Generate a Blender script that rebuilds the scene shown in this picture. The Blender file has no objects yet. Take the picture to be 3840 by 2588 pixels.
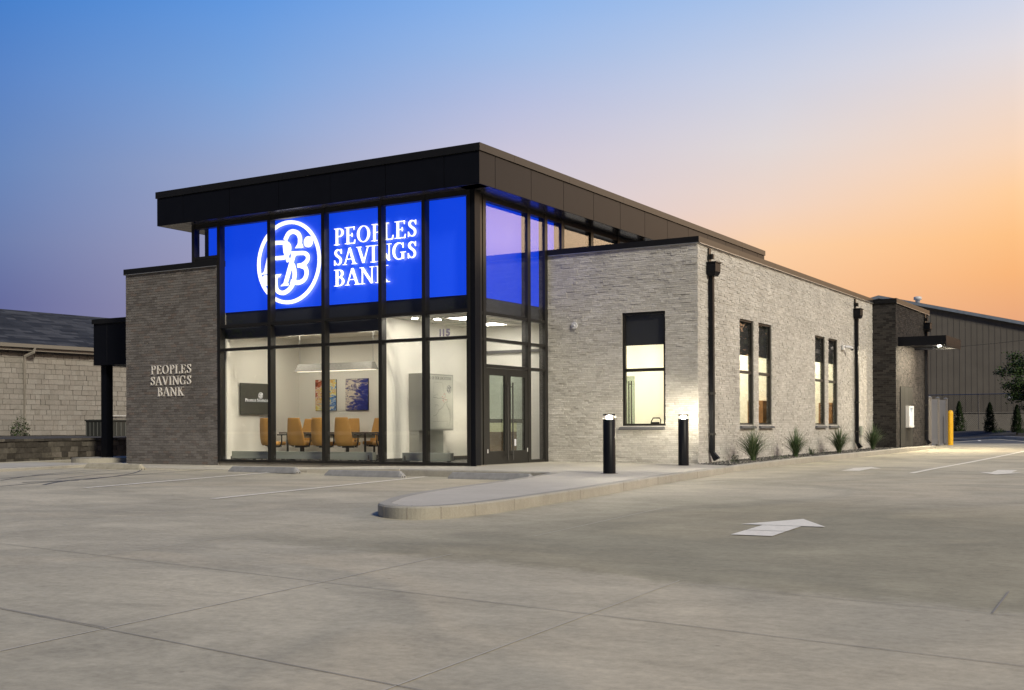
import bpy, math, random
from mathutils import Vector, Matrix
random.seed(7)
S = bpy.context.scene
COL = S.collection
R = math.radians

# ------------------------------------------------------------------ helpers
def lin(r, g, b):
    def f(c):
        c /= 255.0
        return c/12.92 if c <= .04045 else ((c+.055)/1.055)**2.4
    return (f(r), f(g), f(b), 1.0)

def tag(o, label=None, cat=None, group=None, kind=None):
    if label: o['label'] = label
    if cat: o['category'] = cat
    if group: o['group'] = group
    if kind: o['kind'] = kind
    return o

def empty(name, loc, label, cat, group=None, rz=0):
    o = bpy.data.objects.new(name, None)
    COL.objects.link(o)
    o.location = loc; o.rotation_euler = (0, 0, rz)
    o.empty_display_size = .2
    return tag(o, label, cat, group)

class MB:
    def __init__(s): s.v = []; s.f = []; s.sm = []
    def add(s, vs, fs, smooth=False):
        n = len(s.v); s.v += [tuple(v) for v in vs]
        for f in fs:
            s.f.append([i+n for i in f]); s.sm.append(smooth)
        return s
    def box(s, x0, x1, y0, y1, z0, z1):
        if x0 > x1: x0, x1 = x1, x0
        if y0 > y1: y0, y1 = y1, y0
        if z0 > z1: z0, z1 = z1, z0
        return s.add([(x0,y0,z0),(x1,y0,z0),(x1,y1,z0),(x0,y1,z0),(x0,y0,z1),(x1,y0,z1),(x1,y1,z1),(x0,y1,z1)],
              [(0,3,2,1),(4,5,6,7),(0,1,5,4),(1,2,6,5),(2,3,7,6),(3,0,4,7)])
    def hexa(s, p):   # 8 points, bottom loop then top loop
        return s.add(p, [(0,3,2,1),(4,5,6,7),(0,1,5,4),(1,2,6,5),(2,3,7,6),(3,0,4,7)])
    def prism(s, poly, z0, z1, zf=None):
        n = len(poly)
        a = sum(poly[i][0]*poly[(i+1)%n][1]-poly[(i+1)%n][0]*poly[i][1] for i in range(n))
        if a < 0: poly = poly[::-1]
        b = [(p[0], p[1], z0) for p in poly]; t = [(p[0], p[1], z1) for p in poly]
        return s.add(b+t, [tuple(range(n-1,-1,-1)), tuple(range(n,2*n))]+[(i,(i+1)%n,n+(i+1)%n,n+i) for i in range(n)])
    def rings(s, rings, cap=True, smooth=True, closed=True):
        m = len(rings[0]); base = len(s.v)
        vs = [p for r in rings for p in r]; fs = []
        for i in range(len(rings)-1):
            for j in range(m if closed else m-1):
                k = (j+1) % m
                fs.append((i*m+j, i*m+k, (i+1)*m+k, (i+1)*m+j))
        s.add(vs, fs, smooth)
        if cap:
            s.add(rings[0], [tuple(range(m-1,-1,-1))]); s.add(rings[-1], [tuple(range(m))])
        return s
    def lathe(s, cx, cy, prof, n=24, smooth=True):
        rr = [[(cx+r*math.cos(2*math.pi*j/n), cy+r*math.sin(2*math.pi*j/n), z) for j in range(n)] for r, z in prof]
        return s.rings(rr, True, smooth)
    def tube(s, pts, r, n=8, smooth=True):
        P = [Vector(p) for p in pts]; rr = []
        rad = r if isinstance(r, (list, tuple)) else [r]*len(P)
        for i, p in enumerate(P):
            t = (P[min(i+1,len(P)-1)]-P[max(i-1,0)]).normalized()
            a = t.cross(Vector((0,0,1)))
            if a.length < .01: a = t.cross(Vector((1,0,0)))
            a.normalize(); b = t.cross(a)
            rr.append([tuple(p+(a*math.cos(2*math.pi*j/n)+b*math.sin(2*math.pi*j/n))*rad[i]) for j in range(n)])
        return s.rings(rr, True, smooth)
    def quad(s, a, b, c, d): return s.add([a,b,c,d], [(0,1,2,3)])
    def build(s, name, mat, parent=None, bevel=0, loc=None):
        me = bpy.data.meshes.new(name)
        me.from_pydata(s.v, [], s.f); me.update()
        me.polygons.foreach_set('use_smooth', s.sm)
        if mat: me.materials.append(mat)
        o = bpy.data.objects.new(name, me); COL.objects.link(o)
        if parent: o.parent = parent
        if loc: o.location = loc
        if bevel:
            m = o.modifiers.new('bevel', 'BEVEL'); m.width = bevel; m.segments = 2; m.limit_method = 'ANGLE'
        return o

def wp(o, parent):   # parent while keeping world coordinates of the mesh data
    o.parent = parent
    o.matrix_parent_inverse = Matrix.Translation(-Vector(parent.location)) if parent.rotation_euler.z == 0 else parent.matrix_basis.inverted()
    return o

def struct(name, mb, mat, **k):
    o = mb.build(name, mat, **k); o['kind'] = 'structure'; return o

# ------------------------------------------------------------------ materials
def mat(name):
    m = bpy.data.materials.new(name); m.use_nodes = True
    nt = m.node_tree; b = nt.nodes['Principled BSDF']
    return m, nt, b
def N(nt, t, **k):
    n = nt.nodes.new(t)
    for a, v in k.items():
        if a in n.inputs: n.inputs[a].default_value = v
        else: setattr(n, a, v)
    return n
def plain(name, col, rough=.5, metal=0., spec=.5, noise=0., nscale=6., bump=0., bscale=60., island=0., coord='Object'):
    m, nt, b = mat(name)
    b.inputs['Roughness'].default_value = rough; b.inputs['Metallic'].default_value = metal
    b.inputs['Specular IOR Level'].default_value = spec
    b.inputs['Base Color'].default_value = col
    tc = N(nt, 'ShaderNodeTexCoord')
    fac = None
    if noise:
        no = N(nt, 'ShaderNodeTexNoise'); no.inputs['Scale'].default_value = nscale; no.inputs['Detail'].default_value = 6
        nt.links.new(tc.outputs[coord], no.inputs['Vector'])
        mr = N(nt, 'ShaderNodeMapRange'); mr.inputs['From Min'].default_value = .25; mr.inputs['From Max'].default_value = .75
        mr.inputs['To Min'].default_value = 1-noise; mr.inputs['To Max'].default_value = 1+noise
        nt.links.new(no.outputs['Fac'], mr.inputs['Value']); fac = mr.outputs['Result']
    if island:
        g = N(nt, 'ShaderNodeNewGeometry')
        mr2 = N(nt, 'ShaderNodeMapRange'); mr2.inputs['To Min'].default_value = 1-island; mr2.inputs['To Max'].default_value = 1+island
        nt.links.new(g.outputs['Random Per Island'], mr2.inputs['Value'])
        if fac:
            mm = N(nt, 'ShaderNodeMath', operation='MULTIPLY'); nt.links.new(fac, mm.inputs[0]); nt.links.new(mr2.outputs['Result'], mm.inputs[1]); fac = mm.outputs[0]
        else: fac = mr2.outputs['Result']
    if fac:
        vm = N(nt, 'ShaderNodeVectorMath', operation='SCALE'); vm.inputs[0].default_value = col[:3]
        nt.links.new(fac, vm.inputs['Scale']); nt.links.new(vm.outputs['Vector'], b.inputs['Base Color'])
    if bump:
        n2 = N(nt, 'ShaderNodeTexNoise'); n2.inputs['Scale'].default_value = bscale; n2.inputs['Detail'].default_value = 5
        nt.links.new(tc.outputs[coord], n2.inputs['Vector'])
        bp = N(nt, 'ShaderNodeBump'); bp.inputs['Strength'].default_value = bump; bp.inputs['Distance'].default_value = .02
        nt.links.new(n2.outputs['Fac'], bp.inputs['Height']); nt.links.new(bp.outputs['Normal'], b.inputs['Normal'])
    return m
def emit(name, col, st, base=None):
    m, nt, b = mat(name)
    b.inputs['Base Color'].default_value = base or col
    b.inputs['Emission Color'].default_value = col; b.inputs['Emission Strength'].default_value = st
    b.inputs['Roughness'].default_value = .5
    return m
def ramp(nt, stops, interp='LINEAR'):
    r = N(nt, 'ShaderNodeValToRGB'); cr = r.color_ramp; cr.interpolation = interp
    cr.elements[0].position = stops[0][0]; cr.elements[0].color = stops[0][1]
    cr.elements[1].position = stops[-1][0]; cr.elements[1].color = stops[-1][1]
    for p, c in stops[1:-1]:
        e = cr.elements.new(p); e.color = c
    return r

def glass_mat(name, tint=(1,1,1,1), base=.075, gain=1.25):
    m = bpy.data.materials.new(name); m.use_nodes = True; nt = m.node_tree; nt.nodes.clear()
    out = N(nt, 'ShaderNodeOutputMaterial'); tr = N(nt, 'ShaderNodeBsdfTransparent'); tr.inputs['Color'].default_value = tint
    gl = N(nt, 'ShaderNodeBsdfGlossy'); gl.inputs['Roughness'].default_value = .006; gl.inputs['Color'].default_value = (.95,.95,.95,1)
    lw = N(nt, 'ShaderNodeLayerWeight'); lw.inputs['Blend'].default_value = .5
    p = N(nt, 'ShaderNodeMath', operation='POWER'); p.inputs[1].default_value = 4
    mu = N(nt, 'ShaderNodeMath', operation='MULTIPLY_ADD'); mu.inputs[1].default_value = gain; mu.inputs[2].default_value = base; mu.use_clamp = True
    nt.links.new(lw.outputs['Facing'], p.inputs[0]); nt.links.new(p.outputs[0], mu.inputs[0])
    # very slight waviness of the pane
    tc = N(nt, 'ShaderNodeTexCoord'); no = N(nt, 'ShaderNodeTexNoise'); no.inputs['Scale'].default_value = 1.1; no.inputs['Detail'].default_value = 1
    bm = N(nt, 'ShaderNodeBump'); bm.inputs['Strength'].default_value = .02; bm.inputs['Distance'].default_value = .01
    nt.links.new(tc.outputs['Object'], no.inputs['Vector']); nt.links.new(no.outputs['Fac'], bm.inputs['Height']); nt.links.new(bm.outputs['Normal'], gl.inputs['Normal'])
    mx = N(nt, 'ShaderNodeMixShader'); nt.links.new(mu.outputs[0], mx.inputs[0]); nt.links.new(tr.outputs[0], mx.inputs[1]); nt.links.new(gl.outputs[0], mx.inputs[2])
    nt.links.new(mx.outputs[0], out.inputs[0])
    return m

def concrete(name, c0, c1, streak=.35, scale=1.0, stretch=(1,1,1), rot=0, stain=.0, bump=.12):
    m, nt, b = mat(name)
    tc = N(nt, 'ShaderNodeTexCoord')
    mp = N(nt, 'ShaderNodeMapping'); mp.inputs['Scale'].default_value = stretch; mp.inputs['Rotation'].default_value = (0,0,rot)
    nt.links.new(tc.outputs['Object'], mp.inputs['Vector'])
    a = N(nt, 'ShaderNodeTexNoise'); a.inputs['Scale'].default_value = .8*scale; a.inputs['Detail'].default_value = 10; a.inputs['Roughness'].default_value = .72; a.inputs['Distortion'].default_value = .6
    nt.links.new(mp.outputs[0], a.inputs['Vector'])
    f = N(nt, 'ShaderNodeTexNoise'); f.inputs['Scale'].default_value = 15*scale; f.inputs['Detail'].default_value = 8; f.inputs['Roughness'].default_value = .8
    nt.links.new(tc.outputs['Object'], f.inputs['Vector'])
    mp2 = N(nt, 'ShaderNodeMapping'); mp2.inputs['Scale'].default_value = (stretch[0]*1.6, stretch[1]*6, 1); mp2.inputs['Rotation'].default_value = (0,0,rot)
    nt.links.new(tc.outputs['Object'], mp2.inputs['Vector'])
    st = N(nt, 'ShaderNodeTexNoise'); st.inputs['Scale'].default_value = 1.3*scale; st.inputs['Detail'].default_value = 9; st.inputs['Roughness'].default_value = .75
    nt.links.new(mp2.outputs[0], st.inputs['Vector'])
    ad = N(nt, 'ShaderNodeMath', operation='MULTIPLY_ADD'); ad.inputs[1].default_value = streak
    nt.links.new(st.outputs['Fac'], ad.inputs[0]); nt.links.new(a.outputs['Fac'], ad.inputs[2])
    ad2 = N(nt, 'ShaderNodeMath', operation='MULTIPLY_ADD'); ad2.inputs[1].default_value = .95
    nt.links.new(f.outputs['Fac'], ad2.inputs[0]); nt.links.new(ad.outputs[0], ad2.inputs[2])
    mr = N(nt, 'ShaderNodeMapRange'); c = .5+.5*streak+.475
    mr.inputs['From Min'].default_value = c-.42; mr.inputs['From Max'].default_value = c+.42
    nt.links.new(ad2.outputs[0], mr.inputs['Value'])
    rp = ramp(nt, [(0, c0), (1, c1)]); nt.links.new(mr.outputs['Result'], rp.inputs['Fac'])
    colout = rp.outputs['Color']
    if stain:
        s = N(nt, 'ShaderNodeTexNoise'); s.inputs['Scale'].default_value = .16; s.inputs['Detail'].default_value = 4; s.inputs['Distortion'].default_value = 1.2
        nt.links.new(tc.outputs['Object'], s.inputs['Vector'])
        sr = ramp(nt, [(.40, (1,1,1,1)), (.52, (1-stain,1-stain*.96,1-stain*.92,1)), (.6, (.97,.95,.93,1)), (.7, (1-stain*.6,)*3+(1,))])
        nt.links.new(s.outputs['Fac'], sr.inputs['Fac'])
        mx = N(nt, 'ShaderNodeMix', data_type='RGBA', blend_type='MULTIPLY'); mx.inputs[0].default_value = 1
        nt.links.new(colout, mx.inputs[6]); nt.links.new(sr.outputs['Color'], mx.inputs[7]); colout = mx.outputs[2]
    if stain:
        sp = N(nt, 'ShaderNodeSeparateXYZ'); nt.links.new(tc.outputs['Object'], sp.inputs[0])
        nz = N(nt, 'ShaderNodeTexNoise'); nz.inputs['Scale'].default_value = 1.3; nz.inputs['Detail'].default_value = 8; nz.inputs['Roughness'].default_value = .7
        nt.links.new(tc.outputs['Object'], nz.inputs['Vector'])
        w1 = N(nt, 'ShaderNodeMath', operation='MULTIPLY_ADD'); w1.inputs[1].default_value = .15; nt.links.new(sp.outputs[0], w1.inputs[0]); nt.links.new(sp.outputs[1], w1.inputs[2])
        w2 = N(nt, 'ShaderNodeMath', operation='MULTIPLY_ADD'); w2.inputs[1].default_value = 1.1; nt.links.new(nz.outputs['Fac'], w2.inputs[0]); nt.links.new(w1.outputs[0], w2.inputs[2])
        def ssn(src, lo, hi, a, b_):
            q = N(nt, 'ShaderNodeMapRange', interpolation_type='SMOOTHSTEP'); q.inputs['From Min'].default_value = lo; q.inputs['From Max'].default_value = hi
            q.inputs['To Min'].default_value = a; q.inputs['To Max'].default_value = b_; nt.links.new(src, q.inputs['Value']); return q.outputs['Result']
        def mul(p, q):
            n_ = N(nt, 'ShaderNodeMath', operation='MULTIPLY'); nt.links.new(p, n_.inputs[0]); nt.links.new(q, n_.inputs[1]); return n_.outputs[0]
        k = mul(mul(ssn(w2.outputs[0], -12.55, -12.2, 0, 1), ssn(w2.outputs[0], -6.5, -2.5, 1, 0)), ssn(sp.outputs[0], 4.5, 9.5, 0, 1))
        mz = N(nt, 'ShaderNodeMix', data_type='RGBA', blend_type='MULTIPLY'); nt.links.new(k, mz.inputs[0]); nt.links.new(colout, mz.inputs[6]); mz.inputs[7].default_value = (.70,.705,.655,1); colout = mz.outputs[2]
    # small dark aggregate pits
    vo = N(nt, 'ShaderNodeTexVoronoi'); vo.inputs['Scale'].default_value = 3.2; nt.links.new(tc.outputs['Object'], vo.inputs['Vector'])
    vr = ramp(nt, [(.0, (.35,.34,.33,1)), (.035, (.5,.5,.5,1)), (.05, (1,1,1,1)), (1, (1,1,1,1))]); nt.links.new(vo.outputs['Distance'], vr.inputs['Fac'])
    mx2 = N(nt, 'ShaderNodeMix', data_type='RGBA', blend_type='MULTIPLY'); mx2.inputs[0].default_value = .55
    nt.links.new(colout, mx2.inputs[6]); nt.links.new(vr.outputs['Color'], mx2.inputs[7])
    nt.links.new(mx2.outputs[2], b.inputs['Base Color'])
    b.inputs['Roughness'].default_value = .78; b.inputs['Specular IOR Level'].default_value = .25
    bu = N(nt, 'ShaderNodeBump'); bu.inputs['Strength'].default_value = bump; bu.inputs['Distance'].default_value = .02
    nt.links.new(ad2.outputs[0], bu.inputs['Height']); nt.links.new(bu.outputs['Normal'], b.inputs['Normal'])
    return m

def unit_mat(name, stops, rough=.85, bump=.5, bscale=28, detail_mix=.3):
    """masonry: a colour per unit (random per mesh island) times fine mottling"""
    m, nt, b = mat(name)
    g = N(nt, 'ShaderNodeNewGeometry'); tc = N(nt, 'ShaderNodeTexCoord')
    rp = ramp(nt, stops); nt.links.new(g.outputs['Random Per Island'], rp.inputs['Fac'])
    no = N(nt, 'ShaderNodeTexNoise'); no.inputs['Scale'].default_value = bscale; no.inputs['Detail'].default_value = 6; no.inputs['Roughness'].default_value = .65
    nt.links.new(tc.outputs['Object'], no.inputs['Vector'])
    big = N(nt, 'ShaderNodeTexNoise'); big.inputs['Scale'].default_value = 1.1; big.inputs['Detail'].default_value = 3
    nt.links.new(tc.outputs['Object'], big.inputs['Vector'])
    ad = N(nt, 'ShaderNodeMath', operation='ADD'); nt.links.new(no.outputs['Fac'], ad.inputs[0]); nt.links.new(big.outputs['Fac'], ad.inputs[1])
    mr = N(nt, 'ShaderNodeMapRange'); mr.inputs['From Min'].default_value = .7; mr.inputs['From Max'].default_value = 1.3
    mr.inputs['To Min'].default_value = 1-detail_mix; mr.inputs['To Max'].default_value = 1+detail_mix
    nt.links.new(ad.outputs[0], mr.inputs['Value'])
    vm = N(nt, 'ShaderNodeVectorMath', operation='SCALE'); nt.links.new(rp.outputs['Color'], vm.inputs[0]); nt.links.new(mr.outputs['Result'], vm.inputs['Scale'])
    nt.links.new(vm.outputs[0], b.inputs['Base Color'])
    b.inputs['Roughness'].default_value = rough; b.inputs['Specular IOR Level'].default_value = .25
    bu = N(nt, 'ShaderNodeBump'); bu.inputs['Strength'].default_value = bump; bu.inputs['Distance'].default_value = .02
    nt.links.new(no.outputs['Fac'], bu.inputs['Height']); nt.links.new(bu.outputs['Normal'], b.inputs['Normal'])
    return m

M = {}
M['bronze'] = plain('dark bronze metal', (.0055,.0062,.0095,1), .42, 0, .16, noise=.12, nscale=3, bump=.02, bscale=200)
M['coping'] = plain('bronze coping', (.012,.012,.013,1), .36, 0, .26, noise=.12, nscale=2)
M['drip'] = plain('light drip edge', (.45,.45,.46,1), .35, .6)
M['frame'] = plain('black window frame', (.013,.012,.011,1), .38, 0, .5)
M['dark'] = plain('dark void board', (.012,.013,.016,1), .6)
M['bulk'] = plain('dark bulkhead', (.02,.023,.03,1), .7)
M['soffit'] = plain('soffit panel', (.05,.046,.045,1), .22, .0, .6)
M['glass'] = glass_mat('window glass', (1,1,1,1), .042, .62)
M['doorglass'] = glass_mat('door glass', (.66,.72,.69,1), .10, 1.3)
M['stone'] = unit_mat('ledger stone', [(0,(.45,.43,.40,1)), (.25,(.505,.485,.455,1)), (.6,(.55,.53,.50,1)), (.85,(.60,.58,.55,1)), (1,(.475,.45,.415,1))], bump=.7, bscale=26, detail_mix=.16)
M['stoneback'] = plain('stone joint mortar', (.22,.205,.185,1), .95)  # mortar backing behind the stones, darker than they are
M['brick'] = unit_mat('grey brick', [(0,(.135,.12,.112,1)), (.2,(.165,.152,.144,1)), (.5,(.19,.175,.167,1)), (.8,(.215,.20,.19,1)), (.93,(.19,.155,.138,1)), (1,(.145,.137,.135,1))], bump=.4, bscale=45, detail_mix=.22)
M['mortar'] = plain('brick mortar', (.33,.31,.285,1), .95, noise=.15, nscale=9, bump=.3)
M['brickdark'] = unit_mat('charcoal brick', [(0,(.020,.018,.018,1)), (.4,(.032,.030,.030,1)), (.8,(.055,.050,.048,1)), (1,(.028,.027,.028,1))], bump=.4, bscale=45, detail_mix=.2)
M['mortardark'] = plain('dark mortar', (.062,.058,.055,1), .95, noise=.15, nscale=9, bump=.3)
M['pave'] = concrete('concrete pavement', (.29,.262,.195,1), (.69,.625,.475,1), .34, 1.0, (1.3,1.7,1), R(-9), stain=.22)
M['walk'] = concrete('concrete walk', (.42,.39,.33,1), (.60,.565,.49,1), .25, 1.2, (1,1,1), 0, bump=.08)
M['kerb'] = concrete('kerb concrete', (.30,.28,.24,1), (.50,.475,.42,1), .5, 3.0, (1,1,1), 0, stain=.12, bump=.35)
M['slab'] = concrete('base slab', (.22,.20,.175,1), (.36,.33,.29,1), .4, 3.0)
M['asphalt'] = plain('bluish asphalt', (.085,.09,.10,1), .9, noise=.2, nscale=4, bump=.2)
M['joint'] = plain('pavement joint', (.25,.235,.21,1), .95)
M['jointlight'] = plain('pale saw cut', (.50,.47,.40,1), .95)
M['mark'] = plain('thin dark marking', (.085,.09,.105,1), .9, noise=.3, nscale=5)
M['paint'] = plain('road paint', (.80,.76,.66,1), .7, noise=.12, nscale=25, bump=.1, bscale=90)
M['stop'] = plain('wheel stop concrete', (.26,.26,.265,1), .85, noise=.16, nscale=9, bump=.25, bscale=60)
M['stoptan'] = plain('tan wheel stop concrete', (.38,.35,.28,1), .85, noise=.16, nscale=9, bump=.25, bscale=60)
M['sill'] = plain('precast sill', (.10,.10,.105,1), .8, noise=.12, nscale=8, bump=.2)
M['inwall'] = plain('pale interior wall', (.82,.805,.75,1), .75, noise=.02, nscale=2)
M['outerwhite'] = plain('white interior trim', (.8,.78,.72,1), .6)
M['ceiling'] = plain('ceiling board', (.70,.68,.62,1), .85, noise=.04, nscale=12)
M['carpet'] = plain('floor carpet', (.16,.15,.14,1), .95, noise=.2, nscale=30)
M['base'] = plain('dark skirting', (.04,.038,.036,1), .6)
M['heater'] = plain('grey convector', (.34,.37,.32,1), .45)
M['blue'] = emit('lit blue panel', (.0,.056,.84,1), .90, (.015,.06,.35,1))
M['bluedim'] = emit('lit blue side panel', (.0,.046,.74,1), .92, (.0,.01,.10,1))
M['glow'] = emit('lit white letters', (1.0,.97,.90,1), 1.35)
M['halo'] = emit('added sign back glow', (1.0,.90,.70,1), 3.6)  # unseen back glow, added to imitate bloom around letters and emblem
M['lamp'] = emit('ceiling diffuser', (1.0,.93,.76,1), 15.0)
M['lamp_lobby'] = emit('lobby diffuser', (1.0,.95,.82,1), 21.0)
M['lamp_office'] = emit('office diffuser', (1.0,.92,.64,1), 60.0)
M['lamp_pend'] = emit('pendant strip', (1.0,.90,.7,1), 1.6)
M['spot'] = emit('downlight lens', (1.0,.93,.78,1), 110.0)
M['spotc'] = emit('canopy downlight lens', (1.0,.86,.62,1), 6000.0)
M['bol'] = emit('bollard lamp', (1.0,.90,.68,1), 2600.0)
M['felt'] = plain('grey felt', (.27,.265,.25,1), .95, noise=.15, nscale=25)
M['leather'] = plain('mustard leather', (.56,.30,.075,1), .5, noise=.06, nscale=8)
M['chairmetal'] = plain('chair metal', (.035,.033,.032,1), .45)
M['tabletop'] = plain('dark table top', (.10,.075,.055,1), .35)
M['tv'] = plain('grey screen', (.085,.085,.07,1), .3)
M['tvtext'] = emit('screen lettering', (.9,.9,.88,1), .75)
M['white'] = plain('white letters', (.78,.74,.70,1), .45)
M['board'] = plain('map board', (.58,.58,.52,1), .5)
M['boardside'] = plain('map cabinet', (.40,.40,.36,1), .55)
M['ink'] = plain('map ink', (.08,.08,.08,1), .7)
M['navyink'] = plain('navy ink', (.01,.015,.05,1), .7)
M['greyink'] = plain('grey map line', (.30,.30,.26,1), .7)
M['red'] = plain('map pin red', (.6,.10,.06,1), .7)
M['num'] = plain('door number film', (.30,.28,.36,1), .5)
M['shade'] = plain('roller shade', (.022,.024,.028,1), .75)
M['wood'] = plain('wood veneer', (.34,.17,.07,1), .5, noise=.15, nscale=5)
M['teal'] = plain('teal grey wall', (.30,.34,.31,1), .7)
M['counter'] = emit('cream counter with added glow', (1.0,.86,.5,1), .55, (.7,.62,.4,1))  # cream counter band, no lamp; glow added to its colour to brighten it
M['steel'] = plain('steel', (.4,.4,.4,1), .35, .9)
M['mulch'] = plain('dark gravel', (.055,.052,.050,1), .95, noise=.7, nscale=30, bump=1.0, bscale=40)
M['gravel'] = unit_mat('gravel stones', [(0,(.03,.03,.03,1)), (.6,(.10,.095,.09,1)), (.9,(.20,.19,.17,1)), (1,(.42,.40,.36,1))], bump=.3)
M['blade'] = unit_mat('grass blade', [(0,(.035,.06,.028,1)), (.5,(.075,.12,.055,1)), (.85,(.13,.18,.09,1)), (1,(.24,.24,.15,1))], rough=.5, bump=0)
M['leaf'] = unit_mat('dark leaves', [(0,(.012,.028,.006,1)), (.5,(.03,.06,.014,1)), (1,(.07,.11,.03,1))], rough=.6, bump=0)
M['leafarb'] = unit_mat('arborvitae leaves', [(0,(.008,.018,.005,1)), (.5,(.018,.036,.010,1)), (1,(.035,.06,.018,1))], rough=.7, bump=0)
M['bark'] = plain('bark', (.05,.04,.03,1), .9, noise=.3, nscale=12, bump=.5)
M['yellow'] = plain('yellow bollard sleeve', (.72,.40,.01,1), .45, noise=.05, nscale=10, bump=.15, bscale=120)
M['vinyl'] = plain('grey vinyl fence', (.13,.137,.16,1), .6, 0, .3)
M['vinylpost'] = plain('tan vinyl post', (.17,.16,.16,1), .6, 0, .3)
M['wh'] = plain('warehouse siding', (.15,.135,.12,1), .75, noise=.10, nscale=.8, bump=.05)
M['whtrim'] = plain('blue grey rake trim', (.22,.26,.33,1), .5, noise=.15, nscale=3)
M['chain'] = plain('chain link wire', (.05,.048,.048,1), .6, .2)
M['rail'] = plain('blue fence rail', (.02,.035,.10,1), .5)
M['sign'] = plain('white plate', (.55,.56,.62,1), .5)
M['retwall'] = unit_mat('retaining block', [(0,(.05,.044,.038,1)), (.4,(.085,.076,.066,1)), (.8,(.13,.118,.10,1)), (1,(.17,.15,.13,1))], bump=1.0, bscale=12, detail_mix=.35)
M['cmu'] = unit_mat('split face block', [(0,(.25,.235,.215,1)), (.5,(.28,.26,.24,1)), (1,(.30,.285,.265,1))], bump=1.0, bscale=16, detail_mix=.1)
M['cmuback'] = plain('block mortar', (.14,.13,.12,1), .95)
M['shingle'] = unit_mat('asphalt shingle', [(0,(.018,.020,.025,1)), (.5,(.030,.033,.040,1)), (1,(.060,.063,.072,1))], bump=.4, bscale=30, detail_mix=.3)
M['gutter'] = plain('tan gutter', (.25,.23,.205,1), .45)
M['ac'] = plain('condenser casing', (.035,.038,.036,1), .5)
M['aclight'] = plain('condenser casing rib', (.12,.125,.12,1), .5)
M['atm'] = plain('metal cladding', (.03,.031,.03,1), .5, 0, .3)
M['atmlit'] = emit('lit machine face', (.75,.86,1.0,1), 1.0)
M['green'] = emit('green logo light', (.05,.6,.12,1), 1.2)
M['plastic'] = plain('white plastic', (.6,.6,.62,1), .4)
M['lens'] = plain('camera lens', (.01,.01,.01,1), .1)
M['ladder'] = plain('grey paint', (.25,.25,.25,1), .5)

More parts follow.
